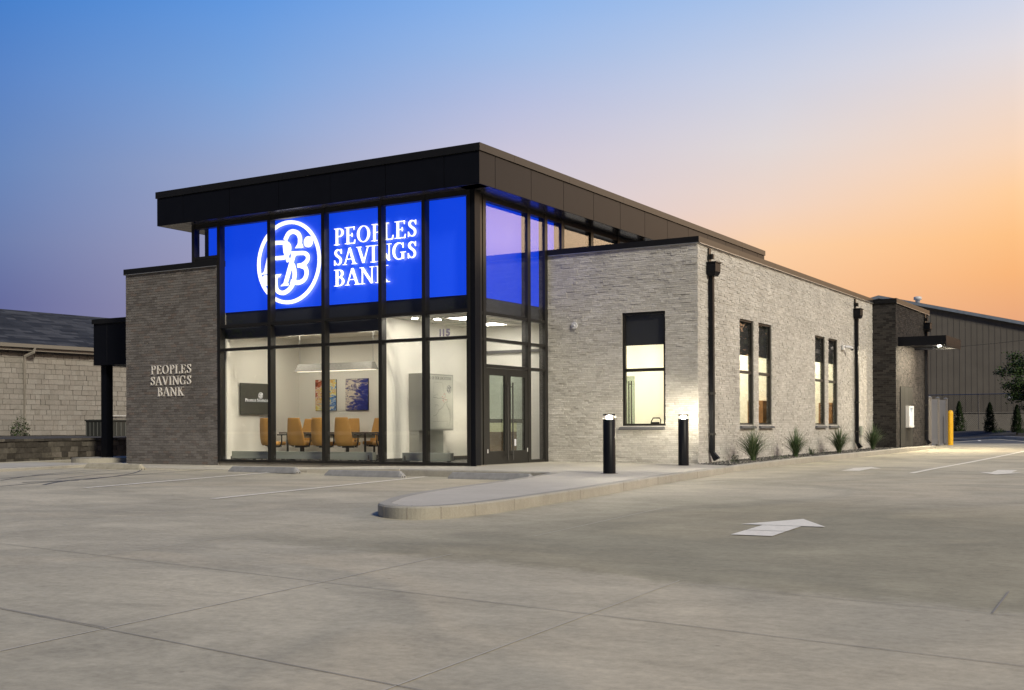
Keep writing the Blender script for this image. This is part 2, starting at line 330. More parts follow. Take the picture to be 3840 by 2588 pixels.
# ------------------------------------------------------------------ world
def make_world():
    w = bpy.data.worlds.new('World'); S.world = w; w.use_nodes = True
    nt = w.node_tree; nt.nodes.clear()
    out = N(nt, 'ShaderNodeOutputWorld'); bg = N(nt, 'ShaderNodeBackground')
    tc = N(nt, 'ShaderNodeTexCoord'); sp = N(nt, 'ShaderNodeSeparateXYZ'); nt.links.new(tc.outputs['Generated'], sp.inputs[0])
    def m(op, a, b=None, c=None):
        n = N(nt, 'ShaderNodeMath', operation=op)
        for i, v in enumerate((a, b, c)):
            if v is None: continue
            if isinstance(v, (int, float)): n.inputs[i].default_value = v
            else: nt.links.new(v, n.inputs[i])
        return n.outputs[0]
    x, y, z = sp.outputs
    h = m('SQRT', m('ADD', m('MULTIPLY', x, x), m('MULTIPLY', y, y)))
    te = m('DIVIDE', z, m('MAXIMUM', h, 1e-4))
    t = m('DIVIDE', te, .8)                      # ramp position = tan(elevation)/.8
    az = m('MULTIPLY', m('ARCTAN2', x, y), 180/math.pi)   # from +Y towards +X, degrees
    def P(v): return v/.8
    K = lambda c, k=1: (c[0]*k, c[1]*k, c[2]*k, 1)
    A = ramp(nt, [(0,lin(104,96,138)), (P(.10),lin(96,104,156)), (P(.15),lin(106,124,172)), (P(.21),lin(100,133,188)), (P(.28),lin(84,131,200)), (P(.36),lin(48,122,204)), (P(.6),lin(30,80,160)), (1,lin(20,50,120))])
    B = ramp(nt, [(0,lin(230,190,175)), (P(.12),lin(222,196,196)), (P(.20),lin(212,203,216)), (P(.235),lin(203,198,218)), (P(.28),lin(180,190,224)), (P(.32),lin(158,186,230)), (P(.365),lin(136,178,234)), (P(.6),lin(80,140,215)), (1,lin(40,90,170))])
    C = ramp(nt, [(0,lin(214,152,116)), (P(.075),lin(230,164,122)), (P(.12),lin(250,182,120)), (P(.15),lin(255,194,132)), (P(.185),lin(255,206,156)), (P(.22),lin(248,214,186)), (P(.26),lin(236,216,205)), (P(.30),lin(224,219,224)), (P(.335),lin(208,214,232)), (P(.37),lin(190,206,236)), (P(.6),lin(120,165,225)), (1,lin(60,110,185))])
    G = ramp(nt, [(0,K(lin(240,170,130),1.1)), (P(.11),K(lin(250,205,155),1.6)), (P(.16),K(lin(250,212,170),3.4)), (P(.25),K(lin(250,220,190),3.3)), (P(.40),K(lin(236,216,205),1.5)), (P(.7),lin(170,180,210)), (1,lin(80,125,190))])
    D = ramp(nt, [(0,lin(30,36,54)), (P(.15),lin(34,42,66)), (P(.4),lin(34,48,82)), (P(.7),lin(44,72,124)), (1,lin(44,82,140))])
    A2 = ramp(nt, [(0,lin(150,140,170)), (P(.14),lin(158,156,188)), (P(.215),lin(152,164,200)), (P(.25),lin(138,165,212)), (P(.29),lin(120,162,219)), (P(.36),lin(92,150,223)), (P(.6),lin(50,105,185)), (1,lin(28,68,145))])
    B2 = ramp(nt, [(0,lin(228,170,132)), (P(.10),lin(246,192,146)), (P(.15),lin(252,208,166)), (P(.185),lin(240,213,196)), (P(.235),lin(226,217,217)), (P(.29),lin(205,210,228)), (P(.36),lin(168,194,233)), (P(.6),lin(100,152,220)), (1,lin(50,100,178))])
    for r in (A,B,C,G,D,A2,B2): nt.links.new(t, r.inputs['Fac'])
    def mix(a, b, lo, hi):
        mr = N(nt, 'ShaderNodeMapRange', interpolation_type='SMOOTHSTEP' if abs(hi-lo) > 40 else 'LINEAR')
        mr.inputs['From Min'].default_value = lo; mr.inputs['From Max'].default_value = hi
        nt.links.new(az, mr.inputs['Value'])
        mx = N(nt, 'ShaderNodeMix', data_type='RGBA'); nt.links.new(mr.outputs['Result'], mx.inputs[0])
        nt.links.new(a, mx.inputs[6]); nt.links.new(b, mx.inputs[7]); return mx.outputs[2]
    c = mix(D.outputs[0], A.outputs[0], -125, -56)
    c = mix(c, A2.outputs[0], -55, -44)
    c = mix(c, B.outputs[0], -44, -31.3)
    c = mix(c, B2.outputs[0], -31.3, -19)
    c = mix(c, C.outputs[0], -19, -8)
    c = mix(c, G.outputs[0], -8, 25)
    c = mix(c, D.outputs[0], 40, 125)
    hz = N(nt, 'ShaderNodeMix', data_type='RGBA'); hz.inputs[0].default_value = .025; nt.links.new(c, hz.inputs[6]); hz.inputs[7].default_value = lin(225,215,215); c = hz.outputs[2]
    # faint banding of thin cloud
    no = N(nt, 'ShaderNodeTexNoise'); no.inputs['Scale'].default_value = 2.2; no.inputs['Detail'].default_value = 4
    mp = N(nt, 'ShaderNodeMapping'); mp.inputs['Scale'].default_value = (1,1,3.5); nt.links.new(tc.outputs['Generated'], mp.inputs['Vector']); nt.links.new(mp.outputs[0], no.inputs['Vector'])
    mr = N(nt, 'ShaderNodeMapRange'); mr.inputs['To Min'].default_value = .95; mr.inputs['To Max'].default_value = 1.05; nt.links.new(no.outputs['Fac'], mr.inputs['Value'])
    vm = N(nt, 'ShaderNodeVectorMath', operation='SCALE'); nt.links.new(c, vm.inputs[0]); nt.links.new(mr.outputs['Result'], vm.inputs['Scale'])
    nt.links.new(vm.outputs[0], bg.inputs['Color']); bg.inputs['Strength'].default_value = 1.0
    nt.links.new(bg.outputs[0], out.inputs[0])
make_world()

sun = bpy.data.lights.new('sun', 'SUN'); sun.energy = 3.1; sun.angle = R(10); sun.color = (1.0, .915, .72)
so = bpy.data.objects.new('sun', sun); COL.objects.link(so)
sd = Vector((.82, -.44, .62)).normalized()
so.rotation_euler = sd.to_track_quat('Z', 'Y').to_euler(); so.location = (30, -20, 25)

# ------------------------------------------------------------------ camera
F, YAW, ROLL, HOR = 4380.69, R(31.26303), R(-.238419), 1604.907
cr = Vector((math.cos(YAW), math.sin(YAW), 0)); cf = Vector((-math.sin(YAW), math.cos(YAW), 0)); cu = Vector((0,0,1))
RX = cr*math.cos(ROLL)+cu*math.sin(ROLL); RY = -cr*math.sin(ROLL)+cu*math.cos(ROLL)
cam = bpy.data.cameras.new('camera'); co = bpy.data.objects.new('camera', cam); COL.objects.link(co); S.camera = co
cam.sensor_width = 36; cam.lens = 36*F/3840; cam.shift_y = (HOR-1294)/3840; cam.clip_end = 2000; cam.clip_start = .05
Mx = Matrix((( RX.x, RY.x, -cf.x, 14.004), (RX.y, RY.y, -cf.y, -21.51), (RX.z, RY.z, -cf.z, .84), (0,0,0,1)))
co.matrix_world = Mx

S.view_settings.view_transform = 'Standard'; S.view_settings.look = 'None'; S.view_settings.exposure = 0; S.view_settings.gamma = 1
S.render.engine = 'CYCLES'
cy = S.cycles
cy.use_denoising = True; cy.max_bounces = 8; cy.diffuse_bounces = 4; cy.glossy_bounces = 4; cy.transparent_max_bounces = 24; cy.transmission_bounces = 4
cy.sample_clamp_indirect = 6; cy.caustics_reflective = False; cy.caustics_refractive = False
try: cy.use_light_tree = True
except Exception: pass

# ------------------------------------------------------------------ ground
def sst(a, b, x):
    t = max(0, min(1, (x-a)/(b-a))); return t*t*(3-2*t)
def lerp_pts(pts, x):
    if x <= pts[0][0]: return pts[0][1]
    for (a, fa), (b, fb) in zip(pts, pts[1:]):
        if x <= b: return fa+(fb-fa)*(x-a)/(b-a)
    return pts[-1][1]
def zg(x, y):
    z = -.14
    z += sst(0, 4, x)*(lerp_pts([(0,0),(5,.04),(10,.06),(16,.10),(22,.15),(27,.225),(40,.27),(60,.29),(400,.4)], y))
    z += .045*(1-sst(-4.5, -1, x))*sst(-12, -4, y)
    return z
xs = [-400,-200,-100,-60,-40,-30,-25,-20,-16] + [-14+.5*i for i in range(61)] + [17,18,20,25,30,40,60,100,200,400]
ys = [-300,-150,-80,-50,-40,-35,-30] + [-28+.5*i for i in range(137)] + [42,44,47,50,54,58,63,70,80,100,150,300,500]
g = MB()
vs = [(x, y, zg(x, y)) for y in ys for x in xs]; nx = len(xs)
g.add(vs, [(j*nx+i, j*nx+i+1, (j+1)*nx+i+1, (j+1)*nx+i) for j in range(len(ys)-1) for i in range(nx-1)], True)
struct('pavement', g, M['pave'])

def strip(mb, a, b, w, dz=.004, steps=None, curve=None):
    a = Vector(a[:2]); b = Vector(b[:2]); L = (b-a).length; n = steps or max(2, int(L/.4))
    d = (b-a).normalized(); q = Vector((-d.y, d.x))
    vs = []
    for i in range(n+1):
        t = i/n; p = a+(b-a)*t
        if curve: p += q*curve*math.sin(math.pi*t)
        for s in (-1, 1):
            r = p+q*s*w/2; vs.append((r.x, r.y, zg(r.x, r.y)+dz))
    mb.add(vs, [(2*i, 2*i+2, 2*i+3, 2*i+1) for i in range(n)])
    return mb
j = MB()
for a, b, w in [((-6,-15.6),(9.3,-17.62),.012), ((8.3,-17.5),(12.4,-18.1),.014), ((-2,-14.2),(16,-16.75),.014), ((11.1,-14.72),(16,-15.5),.012),
             ((-8,-10.4),(7.6,-12.8),.014), ((7.0,-5.7),(16,-7.2),.018), ((5.35,3.9),(16,.2),.022), ((12.98,-15.0),(12.93,-14.1),.022),
             ((-9,-5.2),(3.6,-7.2),.016)]:
    strip(j, a, b, w*.5)
struct('pavement_joint', j, M['joint'])
j = MB()
for a, b, w in [((9.42,-18.6),(8.9,-14.0),.010), ((11.35,-18.3),(11.05,-14.6),.009), ((8.7,-12.4),(8.2,-8.3),.009), ((4.2,-15.2),(3.6,-11.9),.010), ((6.6,-15.6),(6.1,-12.5),.009)]:
    strip(j, a, b, w)
struct('pavement_saw_cut', j, M['jointlight'])
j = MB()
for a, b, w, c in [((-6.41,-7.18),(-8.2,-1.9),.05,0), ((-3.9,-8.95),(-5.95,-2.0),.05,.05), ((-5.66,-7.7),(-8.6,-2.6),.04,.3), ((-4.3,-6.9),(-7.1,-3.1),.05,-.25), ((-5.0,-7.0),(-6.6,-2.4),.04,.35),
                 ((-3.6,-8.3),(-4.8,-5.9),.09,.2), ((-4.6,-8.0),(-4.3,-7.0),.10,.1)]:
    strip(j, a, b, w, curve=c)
struct('pavement_dark_strip', j, M['mark'])  # thin dark curved strips on the left pavement
# bay lines and arrows
def paint(name, segs, label=None):
    m = MB()
    for a, b, w in segs: strip(m, a, b, w, dz=.007)
    return struct(name, m, M['paint'])
paint('parking_line', [((-2.195,-8.56),(-3.62,-2.15),.12)])
paint('parking_line', [((1.936,-9.70),(.30,-2.30),.12)])
paint('lane_line', [((8.63,2.92),(8.55,12),.12), ((8.55,12),(8.42,22),.12), ((8.42,22),(8.35,27),.12)])
paint('lane_line', [((4.2,37.5),(1.5,52),.12)])
def arrow(ox, oy, ang, sc=1.0):
    m = MB(); c, s = math.cos(ang), math.sin(ang)
    def T(x, y):
        X = ox+sc*(x*c-y*s); Y = oy+sc*(x*s+y*c); return (X, Y, zg(X, Y)+.007)
    for poly in ([(-.19,0),(.19,0),(.19,.50),(-.19,.50)], [(-.19,.53),(.19,.53),(.19,1.12),(-.19,1.12)], [(-.42,1.15),(.42,1.15),(0,2.05)]):
        m.add([T(*p) for p in poly], [tuple(range(len(poly)))])
    return struct('arrow_marking', m, M['paint'])
arrow(10.39, -11.42, R(1.5)+R(3)); arrow(7.22, 3.6, R(2)); arrow(10.15, 5.0, R(2)+math.pi)

# ------------------------------------------------------------------ kerbs and walks
def smooth_poly(pts, it=2):
    for _ in range(it):
        q = []
        n = len(pts)
        for i in range(n):
            a, b = pts[i], pts[(i+1)%n]
            q.append((a[0]*.75+b[0]*.25, a[1]*.75+b[1]*.25)); q.append((a[0]*.25+b[0]*.75, a[1]*.25+b[1]*.75))
        pts = q
    return pts
def chaikin(pts, it=2):
    for _ in range(it):
        q = [pts[0]]
        for a, b in zip(pts, pts[1:]):
            q.append((a[0]*.75+b[0]*.25, a[1]*.75+b[1]*.25)); q.append((a[0]*.25+b[0]*.75, a[1]*.25+b[1]*.75))
        q.append(pts[-1]); pts = q
    return pts
def off(pts, d):
    r = []
    for i in range(len(pts)):
        a = Vector(pts[max(i-1,0)]); b = Vector(pts[min(i+1,len(pts)-1)]); t = (b-a).normalized()
        r.append((pts[i][0]-t.y*d, pts[i][1]+t.x*d))
    return r
def kerbline(mb, pts, w, ztop, inner_left=True, depth=.25, rnd=.02):
    """kerb along outer line pts; body lies to the left of the travel direction"""
    s = 1 if inner_left else -1
    o = pts; a = off(pts, s*rnd); b = off(pts, s*w)
    zt = ztop if callable(ztop) else (lambda x, y: ztop)
    rr = []
    for p, q, r in zip(o, a, b):
        z = zt(*p)
        rr.append([(p[0]-s*0, p[1], z-depth), (p[0], p[1], z-rnd), (q[0], q[1], z), (r[0], r[1], z), (r[0], r[1], z-depth)])
    mb.rings(rr, True, False)
walk_out = chaikin([(-.5,-2.1),(3.0,-2.1),(3.36,-2.6),(4.135,-5.43),(4.77,-8.54),(5.28,-10.0),(5.62,-10.6),(5.88,-11.1),(6.35,-11.42),(6.75,-11.3),(6.88,-10.7),(6.83,-9.93),(6.45,-7.07),(6.05,-4.8),(5.62,-2.37),(5.22,1.0),(5.0,2.6)], 3)
zk = lambda x, y: lerp_pts([(2.4,0.0),(7.3,.055),(10,.07),(14.5,.085),(19,.12),(27,.15)], y)
km = MB(); kerbline(km, walk_out, .16, 0.0, True)
kr = [(5.0,2.6)]+[(4.96,3.6),(4.95,5.5),(4.95,8),(4.95,11),(4.95,14.5),(4.95,17),(4.96,19),(5.02,21),(5.08,23)]
kerbline(km, kr, .16, zk, True)
kerbline(km, [(-4.6,-2.16),(-3.5,-2.12),(-2.5,-2.1),(-.5,-2.1)], .16, lambda x, y: lerp_pts([(-4.6,-.095),(-2.6,-.03),(-.5,0)], x), True)
struct('kerb', km, M['kerb'])
# kerb control joints
# walk slab
wm = MB()
inn = off(walk_out, .03)
wm_poly = [(p[0], p[1]) for p in inn]
# front walk strip (left part dips to the pavement as a ramp) + peninsula
def zw(x): return lerp_pts([(-12,-.075),(-4.6,-.082),(-2.4,-.022),(-.5,-.002),(9,-.002)], x)
pts_x = [-12,-9.8,-8,-6,-4.6,-3.5,-2.5,-1.5,-.5]
for a, b in zip(pts_x, pts_x[1:]):
    y0 = -2.16 if a >= -4.7 else -2.2
    wm.hexa([(a,y0+.05,-.5),(b,y0+.05,-.5),(b,1.0,-.5),(a,1.0,-.5),(a,y0+.05,zw(a)),(b,y0+.05,zw(b)),(b,1.0,zw(b)),(a,1.0,zw(a))])
poly = [(-.5,1.0),(-.5,-2.03)]+[p for p in wm_poly if p[0] > -.45]+[(4.8,2.75),(3.78,3.32),(3.6,3.75),(-.5,3.75)]
n = len(poly)
wm.add([(p[0],p[1],-.002) for p in poly], [tuple(range(n))])
struct('sidewalk', wm, M['walk'])
jm = MB()
def wj(a, b, z=.001, w=.012):
    a = Vector(a); b = Vector(b); d = (b-a).normalized(); q = Vector((-d.y, d.x))*w/2
    jm.add([(a.x+q.x,a.y+q.y,z),(b.x+q.x,b.y+q.y,z),(b.x-q.x,b.y-q.y,z),(a.x-q.x,a.y-q.y,z)], [(0,1,2,3)])
for a, b in [((4.35,-8.2),(6.45,-8.2)) , ((4.3,-6.2),(6.15,-5.9)), ((3.75,-3.9),(5.75,-3.6)), ((.2,-1.95),(.2,-.05)), ((1.8,-1.95),(1.8,3.5)), ((3.4,-2.0),(3.4,3.5)), ((-.15,.4),(5.1,.4)), ((3.4,-1.7),(5.4,-1.7))]:
    wj(a, b, .002)
for k in range(8, len(walk_out)-4, 7):
    p = Vector(walk_out[k]); q_ = Vector(walk_out[k+1]); t_ = (q_-p).normalized(); n_ = Vector((-t_.y, t_.x))
    if p.y > -2.5 and p.x < 3.2: continue
    a = p-n_*.003-t_*.005; b = p-n_*.003+t_*.005; c = b+n_*.165; d = a+n_*.165
    jm.hexa([(a.x,a.y,-.16),(b.x,b.y,-.16),(c.x,c.y,-.16),(d.x,d.y,-.16),(a.x,a.y,-.012),(b.x,b.y,-.012),(c.x,c.y,.0025),(d.x,d.y,.0025)])
struct('sidewalk_joint', jm, M['slab'])

# left hand kerb, lawnless island and drive lane
lm = MB()
lk = chaikin([(-9.75,-1.2),(-10.05,-1.7),(-10.2,-2.4),(-9.86,-3.33),(-9.6,-4.25),(-9.36,-5.1),(-8.9,-6.8),(-8.4,-9),(-7.6,-13)], 2)
kerbline(lm, lk, .30, -.02, False, depth=.4)
struct('kerb', lm, M['kerb'])
lp = MB()
P = [(p[0]-.25, p[1]) for p in lk]
lp.add([(p[0],p[1],-.03) for p in P]+[(-14.2,-13,-.03),(-13.5,-1.2,-.03)], [tuple(range(len(P)+2))])
struct('side_path', lp, M['walk'])
im = MB()
isl = chaikin([(-11.3,3.0),(-12.2,1.0),(-12.7,.25),(-13.2,-.05),(-13.7,.1),(-14.0,.8),(-14.1,3.0),(-14.1,12)], 2)
kerbline(im, isl, .18, .05, False, depth=.35)
im.add([(p[0],p[1],.045) for p in isl]+[(-11.3,12,.045)], [tuple(range(len(isl)+1))])
struct('island_kerb', im, M['kerb'])

# ------------------------------------------------------------------ masonry builder
def units(mb, O, A, Nn, L, z0, z1, ch, gap, ulen, prot, openings=(), tilt=0, depth=.06, bond=None, gapv=None):
    """courses of separate blocks standing out of a backing plane"""
    O = Vector(O); A = Vector(A); Nn = Vector(Nn); z = z0; row = 0
    gapv = gap if gapv is None else gapv
    while z < z1-.004:
        h = min(ch(row) if callable(ch) else ch, z1-z)
        zc = z+h/2
        cuts = sorted([(a, b) for a, b, c, d in openings if c < zc < d])
        spans = []; s = 0
        for a, b in cuts:
            if a > s: spans.append((s, a))
            s = max(s, b)
        if s < L: spans.append((s, L))
        for (s0, s1) in spans:
            if bond: x = (-(bond/2) if row % 2 else 0); 
            else: x = -random.random()*.3
            while x < s1:
                l = bond or ulen()
                a, b = max(x, s0), min(x+l, s1)
                if b-a > .015:
                    p = prot()
                    t = [p+random.uniform(-tilt, tilt) for _ in range(4)]
                    g = gap/2; gv = gapv/2
                    lo = [O+A*(a+gv)-Nn*depth, O+A*(b-gv)-Nn*depth]
                    q = []
                    for zz, idx in ((z+g, (0,1)), (z+h-g, (3,2))):
                        q.append((lo[0].x, lo[0].y, zz)); q.append((lo[1].x, lo[1].y, zz))
                    f0 = O+A*(a+gv)+Nn*t[0]; f1 = O+A*(b-gv)+Nn*t[1]; f2 = O+A*(b-gv)+Nn*t[2]; f3 = O+A*(a+gv)+Nn*t[3]
                    v = [q[0],q[1],q[3],q[2],(f0.x,f0.y,z+g),(f1.x,f1.y,z+g),(f2.x,f2.y,z+h-g),(f3.x,f3.y,z+h-g)]
                    mb.add(v, [(4,5,6,7),(0,1,5,4),(1,2,6,5),(2,3,7,6),(3,0,4,7)])
                x += l
        z += h; row += 1
    return mb
def holed(mb, axis, c0, c1, L0, L1, z0, z1, ops):
    """solid wall slab between c0,c1 across axis with rectangular openings (a,b,z0,z1) along it"""
    ax = sorted({L0, L1, *[o[0] for o in ops], *[o[1] for o in ops]}); az = sorted({z0, z1, *[o[2] for o in ops], *[o[3] for o in ops]})
    for a, b in zip(ax, ax[1:]):
        for c, d in zip(az, az[1:]):
            m1, m2 = (a+b)/2, (c+d)/2
            if any(o[0] < m1 < o[1] and o[2] < m2 < o[3] for o in ops): continue
            if axis == 'x': mb.box(a, b, c0, c1, c, d)
            else: mb.box(c0, c1, a, b, c, d)
    return mb

def seg(mb, x0, x1, y0, y1, z0, z1, ax, cuts, g=.006):
    c = [(y0 if ax else x0)]+[v for v in cuts]+[(y1 if ax else x1)]
    for i, (a, b) in enumerate(zip(c, c[1:])):
        a2 = a+(g if i else 0)
        if ax: mb.box(x0, x1, a2, b, z0, z1)
        else: mb.box(a2, b, y0, y1, z0, z1)
# ------------------------------------------------------------------ bank building
bank = empty('bank_building', (0,0,0), 'modern two height bank with pale ledger stone, dark brick and a tall lit glass corner', 'bank')
def part(name, mb, m, parent=bank, **k):
    o = mb.build(name, m, **k); o.parent = parent; return o
SX, SY, SE = 3.758, 3.595, 19.28
fw_op = [(1.836, 2.945, .873, 3.560)]
rw_ops = [(6.30,7.318,.886,3.555), (7.696,8.721,.886,3.555), (12.62,13.616,.886,3.555), (13.99,14.967,.886,3.555)]
sb = MB()
holed(sb, 'x', SY+.012, SY+.12, -.16, SX-.012, -.3, 5.05, fw_op)
holed(sb, 'y', SX-.12, SX-.0121, SY+.121, SE+.3, -.3, 5.05, rw_ops)
wall = part('stone_wall', sb, M['stoneback'])
st = MB()
cs = lambda r: random.choice((.036,.044,.050,.056))
pr = lambda: random.choice((0,.001,.003,.005,.008,.014))
units(st, (-.20,SY,0), (1,0,0), (0,-1,0), SX+.20, -.02, 5.07, cs, .004, lambda: random.uniform(.07,.27), pr, [(a+.20,b+.20,c,d) for a,b,c,d in fw_op], tilt=.003, depth=.03)
units(st, (SX,SY,0), (0,1,0), (1,0,0), SE-SY, -.02, 5.07, cs, .004, lambda: random.uniform(.07,.27), pr, [(a-SY,b-SY,c,d) for a,b,c,d in rw_ops], tilt=.003, depth=.03)
o = part('ledger_stone', st, M['stone'], parent=wall)
# stone parapet coping
cp = MB()
cp.box(-.19, SX+.05, SY-.05, SY+.32, 5.075, 5.215); seg(cp, SX-.32, SX+.0505, SY+.321, SE+.02, 5.075, 5.2145, 1, (6.2,8.9,11.6,14.3,17.0))
part('coping', cp, M['coping'], parent=wall)
dr = MB(); dr.box(SX+.012, SX+.062, SY-.0, SE+.01, 5.062, 5.074); dr.box(-.15, SX+.03, SY-.058, SY-.0, 5.062, 5.074)
part('drip_edge', dr, M['drip'], parent=wall)
rf = MB(); rf.box(-.15, SX-.3, SY+.3, 28, 4.95, 5.0)
part('low_roof', rf, M['bulk'])

# left brick wall
BX0, BX1 = -11.215, -7.80
bw = MB(); bw.box(BX0+.01, BX1, .012, .3, -.3, 5.0); bw.box(BX0+.01, BX0+.3, .301, 9, -.3, 5.0)
bwall = part('brick_wall', bw, M['mortar'])
bb = MB()
pb = lambda: random.uniform(0, .004)
units(bb, (BX0,0,0), (1,0,0), (0,-1,0), BX1-BX0, -.06, 5.0, .0677, .011, None, pb, bond=.203, tilt=.001, depth=.02)
units(bb, (BX0,9,0), (0,-1,0), (-1,0,0), 9.0, -.06, 5.0, .0677, .011, None, pb, bond=.203, tilt=.001, depth=.02)
part('brickwork', bb, M['brick'], parent=bwall)
cp = MB(); cp.box(BX0-.04, BX1+.02, -.04, .34, 5.0, 5.145); cp.box(BX0-.04, BX0+.34, .341, 9, 5.0, 5.145)
part('coping', cp, M['coping'], parent=bwall)
dr = MB(); dr.box(BX0-.03, BX1, -.048, -.0, 4.985, 4.999); part('drip_edge', dr, M['drip'], parent=bwall)
rf = MB(); rf.box(BX0+.2, -7.8, .3, 9, 4.88, 4.93); part('low_roof', rf, M['bulk'])
# concrete base below the glazing
bs = MB(); bs.box(-7.86, .02, .03, .4, -.4, .012); bs.box(-.3, -.17, .2, 3.6, -.4, .006)
part('base_slab', bs, M['slab'])

# rear dark brick volume
DX, DE = 4.541, 24.45
dk = MB(); dk.box(SX-.3, DX-.012, SE+.012, DE, -.2, 5.04)
dwall = part('brick_wall', dk, M['mortardark'])
dwall['label'] = 'charcoal brick rear wall'
db = MB()
units(db, (SX-.05,SE,0), (1,0,0), (0,-1,0), DX-SX+.05, 0, 5.04, .0677, .011, None, pb, bond=.203, tilt=.001, depth=.02)
units(db, (DX,SE,0), (0,1,0), (1,0,0), DE-SE, 0, 5.04, .0677, .011, None, pb, [(.54,2.37,0,2.22)], bond=.203, tilt=.001, depth=.02)
part('brickwork', db, M['brickdark'], parent=dwall)
cp = MB(); cp.box(-.1, DX+.03, SE-.045, DE+.03, 5.045, 5.200); seg(cp, DX-.2, DX+.045, SE-.046, DE+.04, 5.045, 5.205, 1, (21.4,23.5)); part('coping', cp, M['coping'], parent=dwall)
dr = MB(); dr.box(DX+.006, DX+.056, SE, DE+.03, 5.032, 5.044); part('drip_edge', dr, M['drip'], parent=dwall)

# main roof slab with fascia panels
RX0, RX1, RY0, RY1, RZ0, RZ1 = -9.53, .40, -.41, 17.9, 6.10, 6.975
rm = MB(); rm.box(RX0+.03, RX1-.03, RY0+.03, RY1-.03, RZ0+.012, RZ1-.05)
roof = part('roof', rm, M['dark'])
fp = MB()
fx = [RX0, -8.586, -6.966, -5.341, -3.744, -2.131, -.522, RX1]
for a, b in zip(fx, fx[1:]): fp.box(a+.008*(a>RX0), b-.008*(b<RX1), RY0, RY0+.03, RZ0, RZ1-.175)
fy = [RY0+.031, .231, 1.796, 3.352, 4.934, 6.474, 8.017, 9.564, 11.1, 12.65, 14.2, 15.75, 17.2, RY1]
for a, b in zip(fy, fy[1:]): fp.box(RX1-.03, RX1, a+.008*(a>0), b-.008*(b<RY1), RZ0, RZ1-.175)
for a, b in zip(fy, fy[1:]): fp.box(RX0, RX0+.03, a+.004, b-.004, RZ0, RZ1-.175)
part('fascia', fp, M['bronze'], parent=roof)
sf = MB()
for a, b in zip(fx, fx[1:]): sf.box(a+.034, b-.004, RY0+.03, .02, RZ0+.001, RZ0+.011)
for a, b in zip(fy, fy[1:]): sf.box(-.20, RX1-.031, a+.03, b-.004, RZ0+.001, RZ0+.011)
sf.box(RX0+.034, -8.7, .03, 17, RZ0+.001, RZ0+.011)
part('soffit', sf, M['soffit'], parent=roof)
cc = MB(); cc.box(RX0+.0, RX1-.0, RY0+.0, RY1-.0, RZ1-.164, RZ1-.01); seg(cc, RX0-.03, RX1+.03, RY0-.03, RY0+.2, RZ1-.165, RZ1, 0, (-8.2,-5.2,-2.2)); seg(cc, RX1-.2, RX1+.0302, RY0+.201, RY1+.03, RZ1-.165, RZ1, 1, (1.0,3.6,6.6,9.6,12.6,15.6))
part('coping', cc, M['coping'], parent=roof)

# curtain wall frame
zt0, zt1, zt2, zt3, zt4, zt5 = (.0,.075), (2.815,2.885), (3.40,3.475), (5.985,6.098), None, None
fr = MB()
D0, D1 = -.015, .165
mull = [(-7.80,-7.70), (-6.09,-5.985), (-4.363,-4.261), (-2.654,-2.555), (-1.417,-1.324), (-.185,-.112)]
for a, b in mull: fr.box(a, b, D0, D1, .012, 6.098)
spans = [(mull[i][1], mull[i+1][0]) for i in range(5)]
for a, b in spans:
    for z0, z1 in (zt0, zt1, zt2, zt3): fr.box(a, b, D0+.012, D1-.02, max(z0,.014), z1)
# left clerestory over the brick
fr.box(-8.70, -8.60, D0, D1, 5.147, 6.098); fr.box(-8.60, -7.80, D0+.012, D1-.02, 5.985, 6.097); fr.box(-8.60, -7.80, D0+.012, D1-.02, 5.20, 5.27)
fr.box(-8.60, -7.80, D0+.02, D1-.03, 5.147, 5.199)
cw = part('curtain_wall', fr, M['frame'])
cw['label'] = 'black aluminium curtain wall frame'
pm = MB(); pm.box(-.1119, .014, -.006, .212, .0, 6.099)
part('corner_post', pm, M['bronze'], parent=cw)
# side frame, x = -.2 plane
X0, X1 = -.36, -.185
sdm = MB()
sm = [(.2121,.595), (.64,.768), (2.617,2.757), (3.453,3.590)]
for a, b in sm: sdm.box(X0, X1, a, b, .012, 6.0975)
for z0, z1 in (zt1, zt2, zt3): sdm.box(X0+.02, X1-.012, .595, .64, z0, z1)
for z0, z1 in ((2.215,2.29), zt1, zt2, zt3):
    sdm.box(X0+.02, X1-.012, .768, 2.617, z0, z1); sdm.box(X0+.02, X1-.012, 2.757, 3.453, z0, z1)
sdm.box(X0+.02, X1-.012, 2.757, 3.453, .012, .075)
cl = [3.590, 4.306, 5.917, 7.52, 9.13, 10.74, 12.35, 13.96, 15.57, 17.2]
for i, y in enumerate(cl[1:]): sdm.box(X0, X1, y, y+.15, 5.0, 6.0975)
for a, b in zip(cl, cl[1:]):
    a2 = a if a == 3.590 else a+.15
    sdm.box(X0+.02, X1-.012, a2, b, 5.985, 6.097); sdm.box(X0+.02, X1-.012, a2, b, 5.0, 5.20)
part('side_frame', sdm, M['frame'], parent=cw)
def pane(name, x0, x1, y0, y1, z0, z1, par, m='glass'):
    mb = MB(); mb.box(x0, x1, y0, y1, z0, z1); return part(name, mb, M[m], parent=par)
G0, G1 = .03, .042
for a, b in spans:
    for z0, z1 in ((.075,2.815), (2.885,3.40), (3.475,5.985)): pane('glass_pane', a-.004, b+.004, G0, G1, z0-.004, z1+.004, cw)
pane('glass_pane', -8.604, -7.796, G0, G1, 5.266, 5.989, cw)
for z0, z1 in ((.012,2.215), (2.29,2.815), (2.885,3.40), (3.475,5.985)):
    pane('glass_pane', -.232, -.22, .591, .644, z0, z1, cw)
for z0, z1 in ((2.29,2.815), (2.885,3.40), (3.475,5.985)): pane('glass_pane', -.232, -.22, .764, 2.621, z0-.004, z1+.004, cw)
